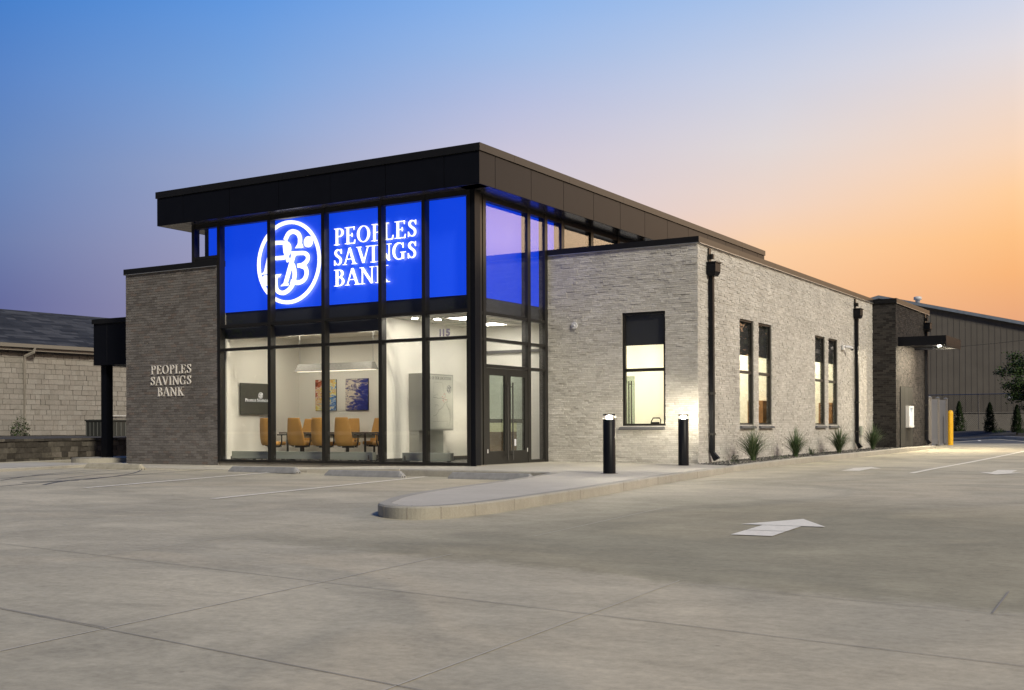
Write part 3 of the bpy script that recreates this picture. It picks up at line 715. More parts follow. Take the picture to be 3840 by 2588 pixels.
for z0, z1 in ((.075,2.215), (2.29,2.815), (2.885,3.40), (3.475,5.985)): pane('glass_pane', -.232, -.22, 2.753, 3.457, z0-.004, z1+.004, cw)
for a, b in zip(cl, cl[1:]):
    pane('glass_pane', -.232, -.22, (a if a == 3.590 else a+.15)-.004, b+.004, 5.196, 5.989, cw)
# doors
def door(y0, y1, hy):
    m = MB(); xa, xb = -.245, -.195; z0, z1 = .012, 2.205
    lw = .13; rw = .13
    m.box(xa, xb, y0, y0+lw, z0, z1); m.box(xa, xb, y1-rw, y1, z0, z1)
    m.box(xa, xb, y0+lw, y1-rw, z0, .31); m.box(xa, xb, y0+lw, y1-rw, 2.045, z1)
    d = part('door', m, M['frame'])
    g = MB(); g.box(-.226, -.216, y0+lw-.004, y1-rw+.004, .306, 2.049); part('door_glass', g, M['doorglass'], parent=d)
    h = MB(); h.tube([(-.135,hy,.10),(-.135,hy,1.90)], .017, 10)
    for z in (.22, 1.80): h.tube([(-.1955,hy,z),(-.135,hy,z)], .011, 8)
    part('pull_handle', h, M['chairmetal'], parent=d)
    pb_ = MB(); pb_.box(-.30, -.2465, y0+lw+.02, y1-rw-.02, .96, 1.05); part('push_bar', pb_, M['chairmetal'], parent=d)
    return d
d1 = door(.772, 1.690, 1.60); d2 = door(1.698, 2.613, 1.82)
hg = MB(); hg.box(-.1948,-.188,.80,.83,.27,.36); part('hinge', hg, M['plastic'], parent=d1)
hg = MB(); hg.box(-.1948,-.188,2.57,2.60,.27,.36); part('hinge', hg, M['plastic'], parent=d2)
stk = MB(); stk.box(-.2159,-.2145,2.02,2.10,.42,.58); part('sticker', stk, M['sign'], parent=d2)
# 115 on the glass
def digits():
    cx_ = -.964
    for ch in '115':
        fc = bpy.data.curves.new('number', 'FONT'); fc.body = ch; fc.size = .215; fc.extrude = .001; fc.offset = .011
        fo = bpy.data.objects.new('number_tmp', fc); COL.objects.link(fo)
        bpy.context.view_layer.update()
        me = bpy.data.meshes.new_from_object(fo.evaluated_get(bpy.context.evaluated_depsgraph_get()))
        bpy.data.objects.remove(fo)
        mnx = min(v.co.x for v in me.vertices); w_ = max(v.co.x for v in me.vertices)-mnx; hh = max(v.co.y for v in me.vertices)
        k = .155/hh
        for v in me.vertices: v.co = Vector((cx_+(v.co.x-mnx)*k*1.1, .0275-v.co.z, 2.905+v.co.y*k))
        cx_ += w_*k*1.1+.04
        me.materials.clear(); me.materials.append(M['num'])
        o = bpy.data.objects.new('street_number', me); COL.objects.link(o); o.parent = cw
digits()

# punched windows
def window(axis, a, b, z0, z1, mz, shade_z):
    m = MB(); t = .055
    if axis == 'x': bx = lambda mb, p, q, r, s, d0, d1: mb.box(p, q, SY+d0, SY+d1, r, s)
    else: bx = lambda mb, p, q, r, s, d0, d1: mb.box(SX-d1, SX-d0, p, q, r, s)
    bx(m, a, a+t, z0, z1, .03, .125); bx(m, b-t, b, z0, z1, .03, .125)
    bx(m, a+t, b-t, z0, z0+t, .032, .123); bx(m, a+t, b-t, z1-t, z1, .032, .123)
    bx(m, a+t, b-t, mz-.037, mz+.037, .035, .12)
    w = part('window', m, M['frame'])
    for r, s in ((z0+t, mz-.037), (mz+.037, z1-t)):
        g = MB(); bx(g, a+t-.003, b-t+.003, r-.003, s+.003, .060, .072); part('pane', g, M['glass'], parent=w)
    s = MB(); bx(s, a+.02, b-.02, shade_z, z1-.02, .128, .135); part('roller_shade', s, M['shade'], parent=w)
    s = MB()
    e = .085
    if axis == 'x':
        s.add([(a-.075,SY-e,z0-.085),(b-.01,SY-e,z0-.085),(b-.01,SY+.05,z0-.09),(a-.075,SY+.05,z0-.09),(a-.06,SY-e+.015,z0-.03),(b-.02,SY-e+.015,z0-.03),(b-.01,SY+.05,z0-.004),(a-.06,SY+.05,z0-.004)],
              [(0,3,2,1),(4,5,6,7),(0,1,5,4),(1,2,6,5),(2,3,7,6),(3,0,4,7)])
    else:
        s.add([(SX+e,a-.02,z0-.085),(SX+e,b+.03,z0-.085),(SX-.05,b+.03,z0-.09),(SX-.05,a-.02,z0-.09),(SX+e-.015,a,z0-.03),(SX+e-.015,b+.01,z0-.03),(SX-.05,b+.01,z0-.004),(SX-.05,a,z0-.004)],
              [(0,1,2,3),(4,7,6,5),(0,4,5,1),(1,5,6,2),(2,6,7,3),(3,7,4,0)])
    part('sill', s, M['sill'], parent=w, bevel=.006)
    return w
window('x', 1.836, 2.945, .873, 3.56, 2.196, 2.785)
for k, (a, b, z0, z1) in enumerate(rw_ops): window('y', a, b, z0, z1, 2.225, 2.66 if k < 2 else 2.78)

# blue band behind the glass (panels hang on a dark bulkhead)
bk = MB(); bk.box(-8.55, -.37, .30, .42, 3.50, 6.09); bk.box(-.48, -.40, .421, 4.9, 3.50, 6.09); bk.box(-7.78, -2.72, .22, .42, 3.14, 3.4995)
part('bulkhead', bk, M['bulk'])
bp_ = MB()
bp_.box(-8.37, -.34, .262, .295, 3.822, 6.03)
bluep = empty('sign_panel', (-4.3,.25,3.82), 'wide backlit blue sign panel behind the upper front glass', 'sign panel')
o = bp_.build('front_panel', M['blue']); wp(o, bluep)
bp_ = MB(); bp_.box(-.396, -.375, .32, 4.25, 3.825, 6.0); o = bp_.build('side_panel', M['bluedim']); wp(o, bluep)

# ------------------------------------------------------------------ lettering
def arc(cx, cy, rx, ry, a0, a1, n=14): return [(cx+rx*math.cos(R(a0+(a1-a0)*i/n)), cy+ry*math.sin(R(a0+(a1-a0)*i/n))) for i in range(n+1)]
TH, TN, SF = .122, .040, .036
def ribbon(pts, w):
    """list of quads following pts with width w (number or function of t)"""
    P = [Vector(p) for p in pts]; L = []; n = len(P)
    for i, p in enumerate(P):
        t = (P[min(i+1,n-1)]-P[max(i-1,0)]).normalized(); q = Vector((-t.y, t.x)); ww = (w(i/(n-1)) if callable(w) else w)/2
        L.append((p+q*ww, p-q*ww))
    return [[tuple(L[i][0]), tuple(L[i][1]), tuple(L[i+1][1]), tuple(L[i+1][0])] for i in range(n-1)]
def rect(x0, x1, y0, y1): return [[(x0,y0),(x1,y0),(x1,y1),(x0,y1)]]
def ser(x, y, w=.17): return rect(x-w, x+w, y if y < .5 else y-SF, y+SF if y < .5 else y)
def glyph(c):
    g = []
    st = lambda x, w=TH: rect(x-w/2, x+w/2, 0, 1)
    if c == 'I': return st(.2)+ser(.2,0)+ser(.2,1), .42
    if c == 'E':
        g = st(.2)+ser(.18,0,.16)+ser(.18,1,.16)+rect(.2,.6,1-TN,1)+rect(.2,.63,0,TN)+rect(.2,.48,.49,.49+TN)
        g += [[(.56,1),(.60,1),(.60,.80),(.575,.80)],[(.57,0),(.63,0),(.66,.22),(.635,.22)],[(.45,.4),(.48,.4),(.48,.63),(.45,.63)]]
        return g, .72
    if c == 'F':
        return st(.2)+ser(.2,0,.17)+ser(.18,1,.16)+rect(.2,.58,1-TN,1)+rect(.2,.46,.47,.47+TN)+[[(.54,1),(.58,1),(.58,.78),(.555,.78)]], .62
    if c == 'L':
        return st(.2)+ser(.2,1,.17)+ser(.18,0,.16)+rect(.2,.60,0,TN)+[[(.55,0),(.61,0),(.65,.24),(.625,.24)]], .68
    if c == 'P':
        b = [(.2,.972)]+arc(.36,.735,.20,.237,90,-90,12)+[(.2,.498)]
        return st(.2)+ser(.2,0,.17)+ser(.18,1,.14)+ribbon(b, lambda t: TN+(TH-TN)*math.sin(math.pi*t)**2), .66
    if c == 'R':
        b = [(.2,.972)]+arc(.36,.745,.20,.227,90,-90,12)+[(.2,.518)]
        return st(.2)+ser(.2,0,.15)+ser(.18,1,.14)+ribbon(b, lambda t: TN+(TH-TN)*math.sin(math.pi*t)**2)+ribbon([(.36,.52),(.68,.02)], TH)+rect(.62,.80,0,SF), .78
    if c == 'B':
        b = [(.2,.972)]+arc(.35,.755,.18,.217,90,-90,12)+[(.2,.538)]; d = [(.2,.52)]+arc(.36,.274,.22,.246,90,-90,12)+[(.2,.028)]
        f = lambda t: TN+(TH-TN)*math.sin(math.pi*t)**2
        return st(.2)+ser(.18,0,.14)+ser(.18,1,.14)+ribbon(b, f)+ribbon(d, f), .70
    if c == 'O': return ribbon(arc(.42,.5,.325,.475,0,360,36), lambda t: TN+(TH-TN)*abs(math.cos(2*math.pi*t))**1.5), .86
    if c == 'C':
        return ribbon(arc(.42,.5,.325,.475,42,318,26), lambda t: .05+(TH-.05)*math.sin(math.pi*t)**2)+rect(.64,.675,.68,.98)+rect(.64,.675,.02,.3), .78
    if c == 'G':
        return ribbon(arc(.42,.5,.325,.475,42,300,26), lambda t: .05+(TH-.05)*math.sin(math.pi*min(1,t*1.05))**2)+rect(.64,.675,.68,.98)+rect(.585,.585+TH*.9,.04,.44)+rect(.50,.80,.41,.41+SF)+ribbon([(.56,.06),(.62,.09),(.66,.12)], .06), .86
    if c == 'S':
        p = [(.50,.76),(.44,.90),(.31,.965),(.18,.91),(.13,.78),(.18,.64),(.31,.54),(.43,.44),(.485,.28),(.44,.11),(.30,.035),(.16,.09),(.085,.24)]
        q = [p[0]]
        for i in range(1, len(p)-1):
            a, b, d = Vector(p[i-1]), Vector(p[i]), Vector(p[i+1]); q += [tuple((a+b)/2), tuple(a*.12+b*.76+d*.12)]
        q += [p[-1]]
        return ribbon(q, lambda t: TN+(TH*1.05-TN)*math.sin(math.pi*t)**1.5)+rect(.485,.52,.70,.98)+rect(.065,.10,.02,.32), .60
    if c == 'A': return ribbon([(.10,.02),(.385,.97)], TN)+ribbon([(.40,1.0),(.70,.02)], TH)+rect(.20,.58,.31,.31+TN)+rect(-.02,.22,0,SF)+rect(.54,.86,0,SF), .83
    if c == 'V': return ribbon([(.12,.98),(.42,.03)], TH)+ribbon([(.43,.02),(.70,.98)], TN)+rect(-.02,.28,1-SF,1)+rect(.58,.82,1-SF,1), .80
    if c == 'N': return ribbon([(.15,0),(.15,1)], TN)+ribbon([(.72,.02),(.72,1)], TN)+ribbon([(.14,.97),(.72,.03)], TH)+rect(.02,.28,0,SF)+rect(0,.2,1-SF,1)+rect(.59,.85,1-SF,1), .87
    if c == 'K': return st(.2)+ser(.2,0,.16)+ser(.2,1,.16)+ribbon([(.22,.42),(.62,.97)], TN)+ribbon([(.33,.58),(.68,.02)], TH)+rect(.50,.76,1-SF,1)+rect(.56,.86,0,SF), .84
    if c == 'T': return st(.33)+ser(.33,0,.17)+rect(.03,.63,1-TN,1)+rect(.03,.065,.76,1)+rect(.595,.63,.76,1), .66
    if c == 'U': return ribbon([(.2,1),(.2,.35)]+arc(.43,.30,.23,.27,180,360,12)+[(.66,1)], lambda t: TH if t < .4 else TN+(TH-TN)*max(0,(.75-t)))+ser(.2,1,.16)+rect(.54,.78,1-SF,1), .84
    return [], .35
def text_polys(s, height, width=None, small=None):
    out = []; x = 0
    for i, c in enumerate(s):
        k = 1 if not small or (i == 0 or s[i-1] == ' ') else small
        g, adv = glyph(c)
        for q in g: out.append([(x+p[0]*k, p[1]*k) for p in q])
        x += (adv+.03)*k
    xs_ = [p[0] for q in out for p in q]; mn, mx = min(xs_), max(xs_)
    sx = (width/(mx-mn)) if width else height
    return [[((p[0]-mn)*sx, p[1]*height) for p in q] for q in out]
def lay(mb, polys, O, A, U, Nn, d):
    O, A, U, Nn = Vector(O), Vector(A), Vector(U), Vector(Nn)
    for i, q in enumerate(polys):
        k = (i % 9)*.00025*min(1, d/.01)
        b = [O+A*p[0]+U*p[1] for p in q]; n = len(b)
        ar = sum(q[j][0]*q[(j+1)%n][1]-q[(j+1)%n][0]*q[j][1] for j in range(n))
        if ar < 0: b = b[::-1]
        t = [p+Nn*(d+k) for p in b]
        mb.add([tuple(p) for p in b+t], [tuple(range(n,2*n)), tuple(range(n-1,-1,-1))]+[(j,(j+1)%n,n+(j+1)%n,n+j) for j in range(n)])
    return mb
# upper glowing letters
def halo_back(o):
    o.data.materials.append(M['halo'])
    for p in o.data.polygons:
        if p.normal.y > .9: p.material_index = 1
def word(text, x0, x1, zb, h, y, m, par, d, halo=False):
    polys = []; x = 0
    for c in text:
        g, adv = glyph(c); polys.append([[(x+p[0], p[1]) for p in q] for q in g]); x += adv+.03
    xs_ = [p[0] for L_ in polys for q in L_ for p in q]; mn, mx = min(xs_), max(xs_); sx = (x1-x0)/(mx-mn)
    for L_ in polys:
        mb = MB(); lay(mb, [[((p[0]-mn)*sx, p[1]*h) for p in q] for q in L_], (x0, y, zb), (1,0,0), (0,0,1), (0,-1,0), d)
        o = mb.build('letter', m); wp(o, par)
        if halo: halo_back(o)
sg = empty('illuminated_sign', (-2.9,.25,4.24), 'glowing white three line serif bank name on the blue panel', 'sign')
for t_, a, b, z in (('PEOPLES',-4.135,-1.72,5.228), ('SAVINGS',-4.13,-1.73,4.735), ('BANK',-4.135,-2.48,4.243)):
    word(t_, a, b, z, .395, .215, M['glow'], sg, .03, True)
bsn = empty('wall_sign', (-9.5,-.03,1.7), 'small white serif bank name letters fixed to the grey brick wall', 'sign')
for t_, a, b, z in (('PEOPLES',-10.228,-8.744,2.295), ('SAVINGS',-10.228,-8.744,2.002), ('BANK',-9.985,-8.985,1.71)):
    word(t_, a, b, z, .232, -.006, M['white'], bsn, .022)
# emblem
def emblem():
    K = 3.636
    def px(u, v):   # detail-drawing units to unit circle (x right, y up)
        X = -6.536+(u/835.)*1.995; X = X if u >= 0 else X
        zslope = .0
        Z = 5.94-(v-110-(-0.128)*(u-430)*0)*0
        return X, Z
    return None
def cr_(pts, n=6):
    P = [Vector(p) for p in pts]; out = []
    for i in range(len(P)-1):
        p0 = P[max(i-1,0)]; p1 = P[i]; p2 = P[i+1]; p3 = P[min(i+2,len(P)-1)]
        for k in range(n):
            t = k/n
            out.append(tuple(.5*((2*p1)+(-p0+p2)*t+(2*p0-5*p1+4*p2-p3)*t*t+(-p0+3*p1-3*p2+p3)*t**3)))
    out.append(tuple(P[-1])); return out
LOGO = {'strokes': [([(0.332, 0.326), (0.36, 0.446), (0.356, 0.568), (0.286, 0.67), (0.143, 0.723), (0.009, 0.686), (-0.07, 0.588), (-0.101, 0.534)], 0.17, 1), ([(-0.118, 0.434), (-0.102, 0.275), (-0.05, 0.13), (0.001, 0.021)], 0.15, 1), ([(-0.654, 0.506), (-0.453, 0.501), (-0.159, 0.481), (-0.009, 0.433), (0.03, 0.316), (-0.021, 0.189)], 0.15, 1), ([(-0.138, 0.123), (-0.302, 0.125), (-0.455, 0.132), (-0.62, 0.136)], 0.15, 1), ([(-0.523, 0.495), (-0.729, -0.172)], 0.15, 0), ([(0.168, 0.182), (-0.107, -0.525)], 0.17, 0), ([(0.094, 0.202), (0.302, 0.193), (0.507, 0.176), (0.602, 0.095), (0.574, -0.015), (0.437, -0.091), (0.288, -0.103)], 0.15, 1), ([(0.391, -0.118), (0.528, -0.176), (0.561, -0.318), (0.481, -0.451), (0.298, -0.508), (0.079, -0.467)], 0.16, 1), ([(0.128, -0.059), (0.18, -0.203), (0.184, -0.361), (0.113, -0.557), (-0.038, -0.682), (-0.213, -0.72), (-0.365, -0.648), (-0.416, -0.495), (-0.417, -0.336), (-0.398, -0.275)], 0.16, 1)], 'polys': [[(0.217, 0.318), (0.446, 0.316), (0.422, 0.406), (0.291, 0.399)], [(-0.853, -0.23), (-0.646, -0.231), (-0.669, -0.141), (-0.753, -0.143)], [(-0.247, -0.556), (-0.014, -0.548), (-0.03, -0.495), (-0.177, -0.502)], [(-0.464, -0.265), (-0.234, -0.264), (-0.3, -0.326), (-0.464, -0.332)]], 'dots': [(0.622, 0.437, 0.13), (-0.735, -0.385, 0.13)]}
def logo_polys(sc=1.0, bold=1.0):
    out = []
    for pts, w, curved in LOGO['strokes']:
        q = cr_(pts, 6) if curved else pts
        out += ribbon([(a*sc, b*sc) for a, b in q], w*.62*sc*bold)
    for poly in LOGO['polys']: out.append([(a*sc, b*sc) for a, b in poly])
    out += ribbon([(a*sc, b*sc) for a, b in arc(0,0,.955,.955,0,360,64)], .085*sc*bold)
    for cx, cy_, r in LOGO['dots']:
        c = arc(cx*sc, cy_*sc, r*sc, r*sc, 0, 345, 23); out.append(c)
    return out
em = empty('illuminated_emblem', (-5.585,.25,3.92), 'glowing white round monogram emblem on the blue panel', 'emblem')
mb = MB(); lay(mb, logo_polys(1.03), (-5.585,.215,4.935), (1,0,0), (0,0,1), (0,-1,0), .03)
o = mb.build('monogram', M['glow']); wp(o, em); halo_back(o)

# ------------------------------------------------------------------ interiors
iw = MB()
iw.box(-8.45, -8.30, .25, 3.62, .0, 3.44)          # conference left wall
iw.box(-8.45, -2.72, 3.617, 3.75, .0, 3.44)        # conference back wall
part('interior_wall', iw, M['inwall'])
iw = MB(); iw.box(-2.83, -2.70, .33, 4.0, .0, 3.44); part('interior_wall', iw, M['inwall'])
iw = MB(); iw.box(-2.7, .2, 4.008, 4.12, 1.06, 3.44); iw.box(-1.35,.2,4.0081,4.12,0,1.06); part('interior_wall', iw, M['inwall'])
iw = MB(); iw.box(-7.80, -7.66, .17, .30, .075, 3.14); part('jamb_lining', iw, M['outerwhite'])
iw = MB(); iw.box(-2.699, -.4, 3.93, 4.007, 2.76, 2.825); part('picture_rail', iw, M['sill'])
iw = MB(); iw.box(-2.699, -2.69, .34, 4.0, .03, .13); iw.box(-8.29, -2.84, 3.60, 3.616, .03, .13); iw.box(-8.299, -8.29, .3, 3.6, .03, .13); part('skirting', iw, M['base'])
fl = MB(); fl.box(-8.5, -.37, .17, 4.0, -.02, .018); part('interior_floor', fl, M['carpet'])
ce = MB(); ce.box(-8.5, -2.75, .43, 3.75, 3.36, 3.44); part('conference_ceiling', ce, M['ceiling'])
ce = MB(); ce.box(-2.72, -.40, .44, 6.5, 3.44, 3.495); part('lobby_ceiling', ce, M['ceiling'])
cg = MB()
for x in (-2.1,-1.5,-.9): cg.box(x, x+.02, .44, 4.0, 3.434, 3.4399)
for y in (1.0,1.6,2.2,2.8,3.4): cg.box(-2.7, -.42, y, y+.02, 3.4335, 3.4399)
part('ceiling_grid', cg, M['heater'])
# vestibule beyond door: counter and wood front seen through the door glass
cn = empty('reception_counter', (-2.0,4.6,0), 'reception counter with cream top band (glow added) and wood front seen through the entrance door', 'counter')
m = MB(); m.box(-2.60, -1.36, 4.5, 5.2, .02, .74); wp(m.build('counter_front', M['wood']), cn)
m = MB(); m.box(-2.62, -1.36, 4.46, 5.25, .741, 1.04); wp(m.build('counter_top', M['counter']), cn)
iw = MB(); iw.box(-2.7, -1.36, 5.9, 6.0, 0, 1.06); part('interior_wall', iw, M['teal'])
iw = MB(); iw.box(-1.36, -1.24, 4.121, 6, 0, 3.4); part('interior_wall', iw, M['teal'])

def ceil_light(x, y, z, w, d, m, label, group=None, frame='outerwhite'):
    t = empty('ceiling_light', (x,y,z), label, 'ceiling light', group)
    a = MB(); a.box(x-w/2-.02, x-w/2, y-d/2-.02, y+d/2+.02, z-.03, z-.001); a.box(x+w/2, x+w/2+.02, y-d/2-.02, y+d/2+.02, z-.03, z-.001)
    a.box(x-w/2, x+w/2, y-d/2-.02, y-d/2, z-.03, z-.001); a.box(x-w/2, x+w/2, y+d/2, y+d/2+.02, z-.03, z-.001)
    wp(a.build('light_frame', M[frame]), t)
    b = MB(); b.box(x-w/2+.001, x+w/2-.001, y-d/2+.001, y+d/2-.001, z-.02, z-.002); wp(b.build('diffuser', M[m]), t)
    return t
ceil_light(-6.9, 2.0, 3.36, 1.1, .5, 'lamp', 'rectangular ceiling light over the left half of the conference table', 'conference room ceiling lights')
ceil_light(-4.5, 2.0, 3.36, 1.1, .5, 'lamp', 'rectangular ceiling light over the right half of the conference table', 'conference room ceiling lights')
ceil_light(-5.7, .80, 3.36, 3.6, .20, 'lamp', 'long narrow ceiling light just inside the conference room windows')
ceil_light(-1.15, 1.35, 3.44, .62, .62, 'lamp_lobby', 'square ceiling panel light in the glazed lobby beside the round downlight')
ceil_light(-1.5, 3.0, 3.44, .62, .62, 'lamp_lobby', 'square ceiling panel light deep in the lobby near the entrance doors')
t = empty('downlight', (-1.90,1.30,3.44), 'round bright downlight in the lobby ceiling above the number on the glass', 'downlight')
a = MB(); a.lathe(-1.90, 1.30, [(.11,3.439),(.115,3.43),(.10,3.425)], 20); wp(a.build('trim_ring', M['outerwhite']), t)
a = MB(); a.lathe(-1.90, 1.30, [(.085,3.424),(.085,3.418)], 20); wp(a.build('lens', M['spot']), t)
t = empty('downlight', (-2.15,.95,3.44), 'round downlight washing the lobby wall close to the map cabinet', 'downlight')
a = MB(); a.lathe(-2.2, .80, [(.11,3.439),(.115,3.43),(.10,3.425)], 20); wp(a.build('trim_ring', M['outerwhite']), t)
a = MB(); a.lathe(-2.2, .80, [(.07,3.424),(.07,3.418)], 20); wp(a.build('lens', M['spot']), t)

# convectors along the glass
def convector(x0, x1, label):
    t = empty('convector_heater', ((x0+x1)/2,.45,.02), label, 'heater')
    a = MB(); a.box(x0, x1, .40, .56, .09, .275); wp(a.build('casing', M['heater'], bevel=.004), t)
    n = int((x1-x0)/.7)+1
    for k in range(n+1):
        xx = x0+.08+(x1-x0-.16)*k/n
        b = MB(); b.box(xx-.02, xx+.02, .44, .52, .019, .0899); wp(b.build('foot', M['frame']), t)
    v = MB(); v.tube([(x0+.09 if x0 > -3 else x1-.1,.385,.10),(x0+.09 if x0 > -3 else x1-.1,.385,.21)], .014, 8); wp(v.build('valve', M['chairmetal']), t)
convector(-7.72, -3.17, 'long low grey convector heater along the conference room glass')
convector(-2.29, -.95, 'short low grey convector heater in front of the map cabinet pedestal')

# pendant
pl = empty('pendant_light', (-5.9,2.2,2.35), 'long grey felt trough pendant light hanging in the conference room', 'pendant light')
a = MB()
x0, x1 = -7.06, -4.48
a.add([(x0+.05,2.13,2.555),(x1-.05,2.13,2.555),(x1-.05,2.27,2.555),(x0+.05,2.27,2.555),(x0,2.05,2.36),(x1,2.05,2.36),(x1,2.35,2.36),(x0,2.35,2.36)],
      [(0,1,2,3),(0,4,5,1),(1,5,6,2),(2,6,7,3),(3,7,4,0)])
wp(a.build('felt_shade', M['felt']), pl)
a = MB(); a.box(x0+.02, x1-.02, 2.12, 2.28, 2.350, 2.358); wp(a.build('light_strip', M['lamp_pend']), pl)
for xx in (x0+.06, x1-.06):
    a = MB(); a.tube([(xx,2.2,2.555),(xx,2.2,3.36)], .006, 6); wp(a.build('suspension_cable', M['steel']), pl)
# tv
tv = empty('wall_screen', (-8.28,1.9,1.22), 'dark grey wall screen with a white emblem and bank name on the left conference wall', 'screen')
a = MB(); a.box(-8.27, -8.235, 1.255, 2.60, 1.228, 2.068); wp(a.build('screen', M['tv']), tv)
a = MB(); a.box(-8.299, -8.2701, 1.6, 2.2, 1.45, 1.85); wp(a.build('wall_bracket', M['chairmetal']), tv)
a = MB(); lay(a, text_polys('PEOPLES SAVINGS BANK', .085, 1.17, small=.74), (-8.234,1.425,1.575), (0,1,0), (0,0,1), (1,0,0), .001); wp(a.build('screen_lettering', M['tvtext']), tv)
a = MB(); lay(a, logo_polys(.085, .8), (-8.234,2.01,1.745), (0,1,0), (0,0,1), (1,0,0), .001); wp(a.build('screen_emblem', M['tvtext']), tv)
# paintings
def painting(x0, x1, stops, sc, off_, label, gx, gz):
    m, nt, b = mat('painting'); tc = N(nt, 'ShaderNodeTexCoord'); mp = N(nt, 'ShaderNodeMapping'); mp.inputs['Location'].default_value = off_; mp.inputs['Rotation'].default_value = (0,R(35),0); mp.inputs['Scale'].default_value = (1,1,2.2)
    no = N(nt, 'ShaderNodeTexNoise'); no.inputs['Scale'].default_value = sc; no.inputs['Detail'].default_value = 7; no.inputs['Roughness'].default_value = .68; no.inputs['Distortion'].default_value = 1.6
    nt.links.new(tc.outputs['Object'], mp.inputs['Vector']); nt.links.new(mp.outputs[0], no.inputs['Vector'])
    sx_ = N(nt, 'ShaderNodeSeparateXYZ'); nt.links.new(tc.outputs['Object'], sx_.inputs[0])
    g1 = N(nt, 'ShaderNodeMath', operation='MULTIPLY_ADD'); g1.inputs[1].default_value = gx; g1.inputs[2].default_value = -gx*(x0+x1)/2; nt.links.new(sx_.outputs[0], g1.inputs[0])
    g2 = N(nt, 'ShaderNodeMath', operation='MULTIPLY_ADD'); g2.inputs[1].default_value = gz; g2.inputs[2].default_value = -gz*1.77; nt.links.new(sx_.outputs[2], g2.inputs[0])
    g3 = N(nt, 'ShaderNodeMath', operation='ADD'); nt.links.new(g1.outputs[0], g3.inputs[0]); nt.links.new(g2.outputs[0], g3.inputs[1])
    g4 = N(nt, 'ShaderNodeMath', operation='ADD'); nt.links.new(g3.outputs[0], g4.inputs[0]); nt.links.new(no.outputs['Fac'], g4.inputs[1])
    r = ramp(nt, stops); nt.links.new(g4.outputs[0], r.inputs['Fac']); nt.links.new(r.outputs['Color'], b.inputs['Base Color']); b.inputs['Roughness'].default_value = .5
    t = empty('painting', ((x0+x1)/2,3.59,1.34), label, 'painting', None)
    a = MB(); a.box(x0, x1, 3.575, 3.60, 1.345, 2.20); wp(a.build('canvas', m), t)
    a = MB(); a.box(x0-.006, x1+.012, 3.5995, 3.616, 1.335, 2.207); wp(a.build('stretcher', M['base']), t)
painting(-7.66, -6.93, [(.24,(.16,.03,.01,1)),(.36,(.45,.10,.03,1)),(.43,(.75,.70,.60,1)),(.48,(.60,.30,.05,1)),(.53,(.78,.70,.10,1)),(.57,(.75,.72,.62,1)),(.62,(.10,.30,.65,1)),(.70,(.03,.08,.30,1)),(.78,(.45,.62,.78,1))], 3.4, (3.1,0,1.2), 'abstract painting in yellow, rust and light blue', .28, -.22)
painting(-6.58, -5.81, [(.28,(.008,.012,.12,1)),(.44,(.010,.02,.24,1)),(.50,(.03,.05,.30,1)),(.535,(.30,.22,.18,1)),(.56,(.06,.08,.28,1)),(.60,(.66,.58,.50,1)),(.68,(.75,.68,.58,1)),(.76,(.02,.03,.16,1))], 3.0, (.4,0,7.7), 'abstract painting in deep navy blue and cream', -.32, .10)
# table
tb = empty('conference_table', (-5.9,2.1,.02), 'dark conference table in the middle of the amber chairs', 'table')
a = MB(); a.box(-7.35, -4.35, 1.75, 2.55, .715, .75); wp(a.build('tabletop', M['tabletop'], bevel=.004), tb)
a = MB(); a.box(-7.0, -4.6, 1.95, 2.35, .60, .7149); wp(a.build('cable_tray', M['heater']), tb)
for xx in (-7.15,-4.55):
    for yy in (1.87, 2.43):
        a = MB(); a.tube([(xx,yy,.018),(xx,yy,.7149)], .03, 10); wp(a.build('leg', M['chairmetal']), tb)
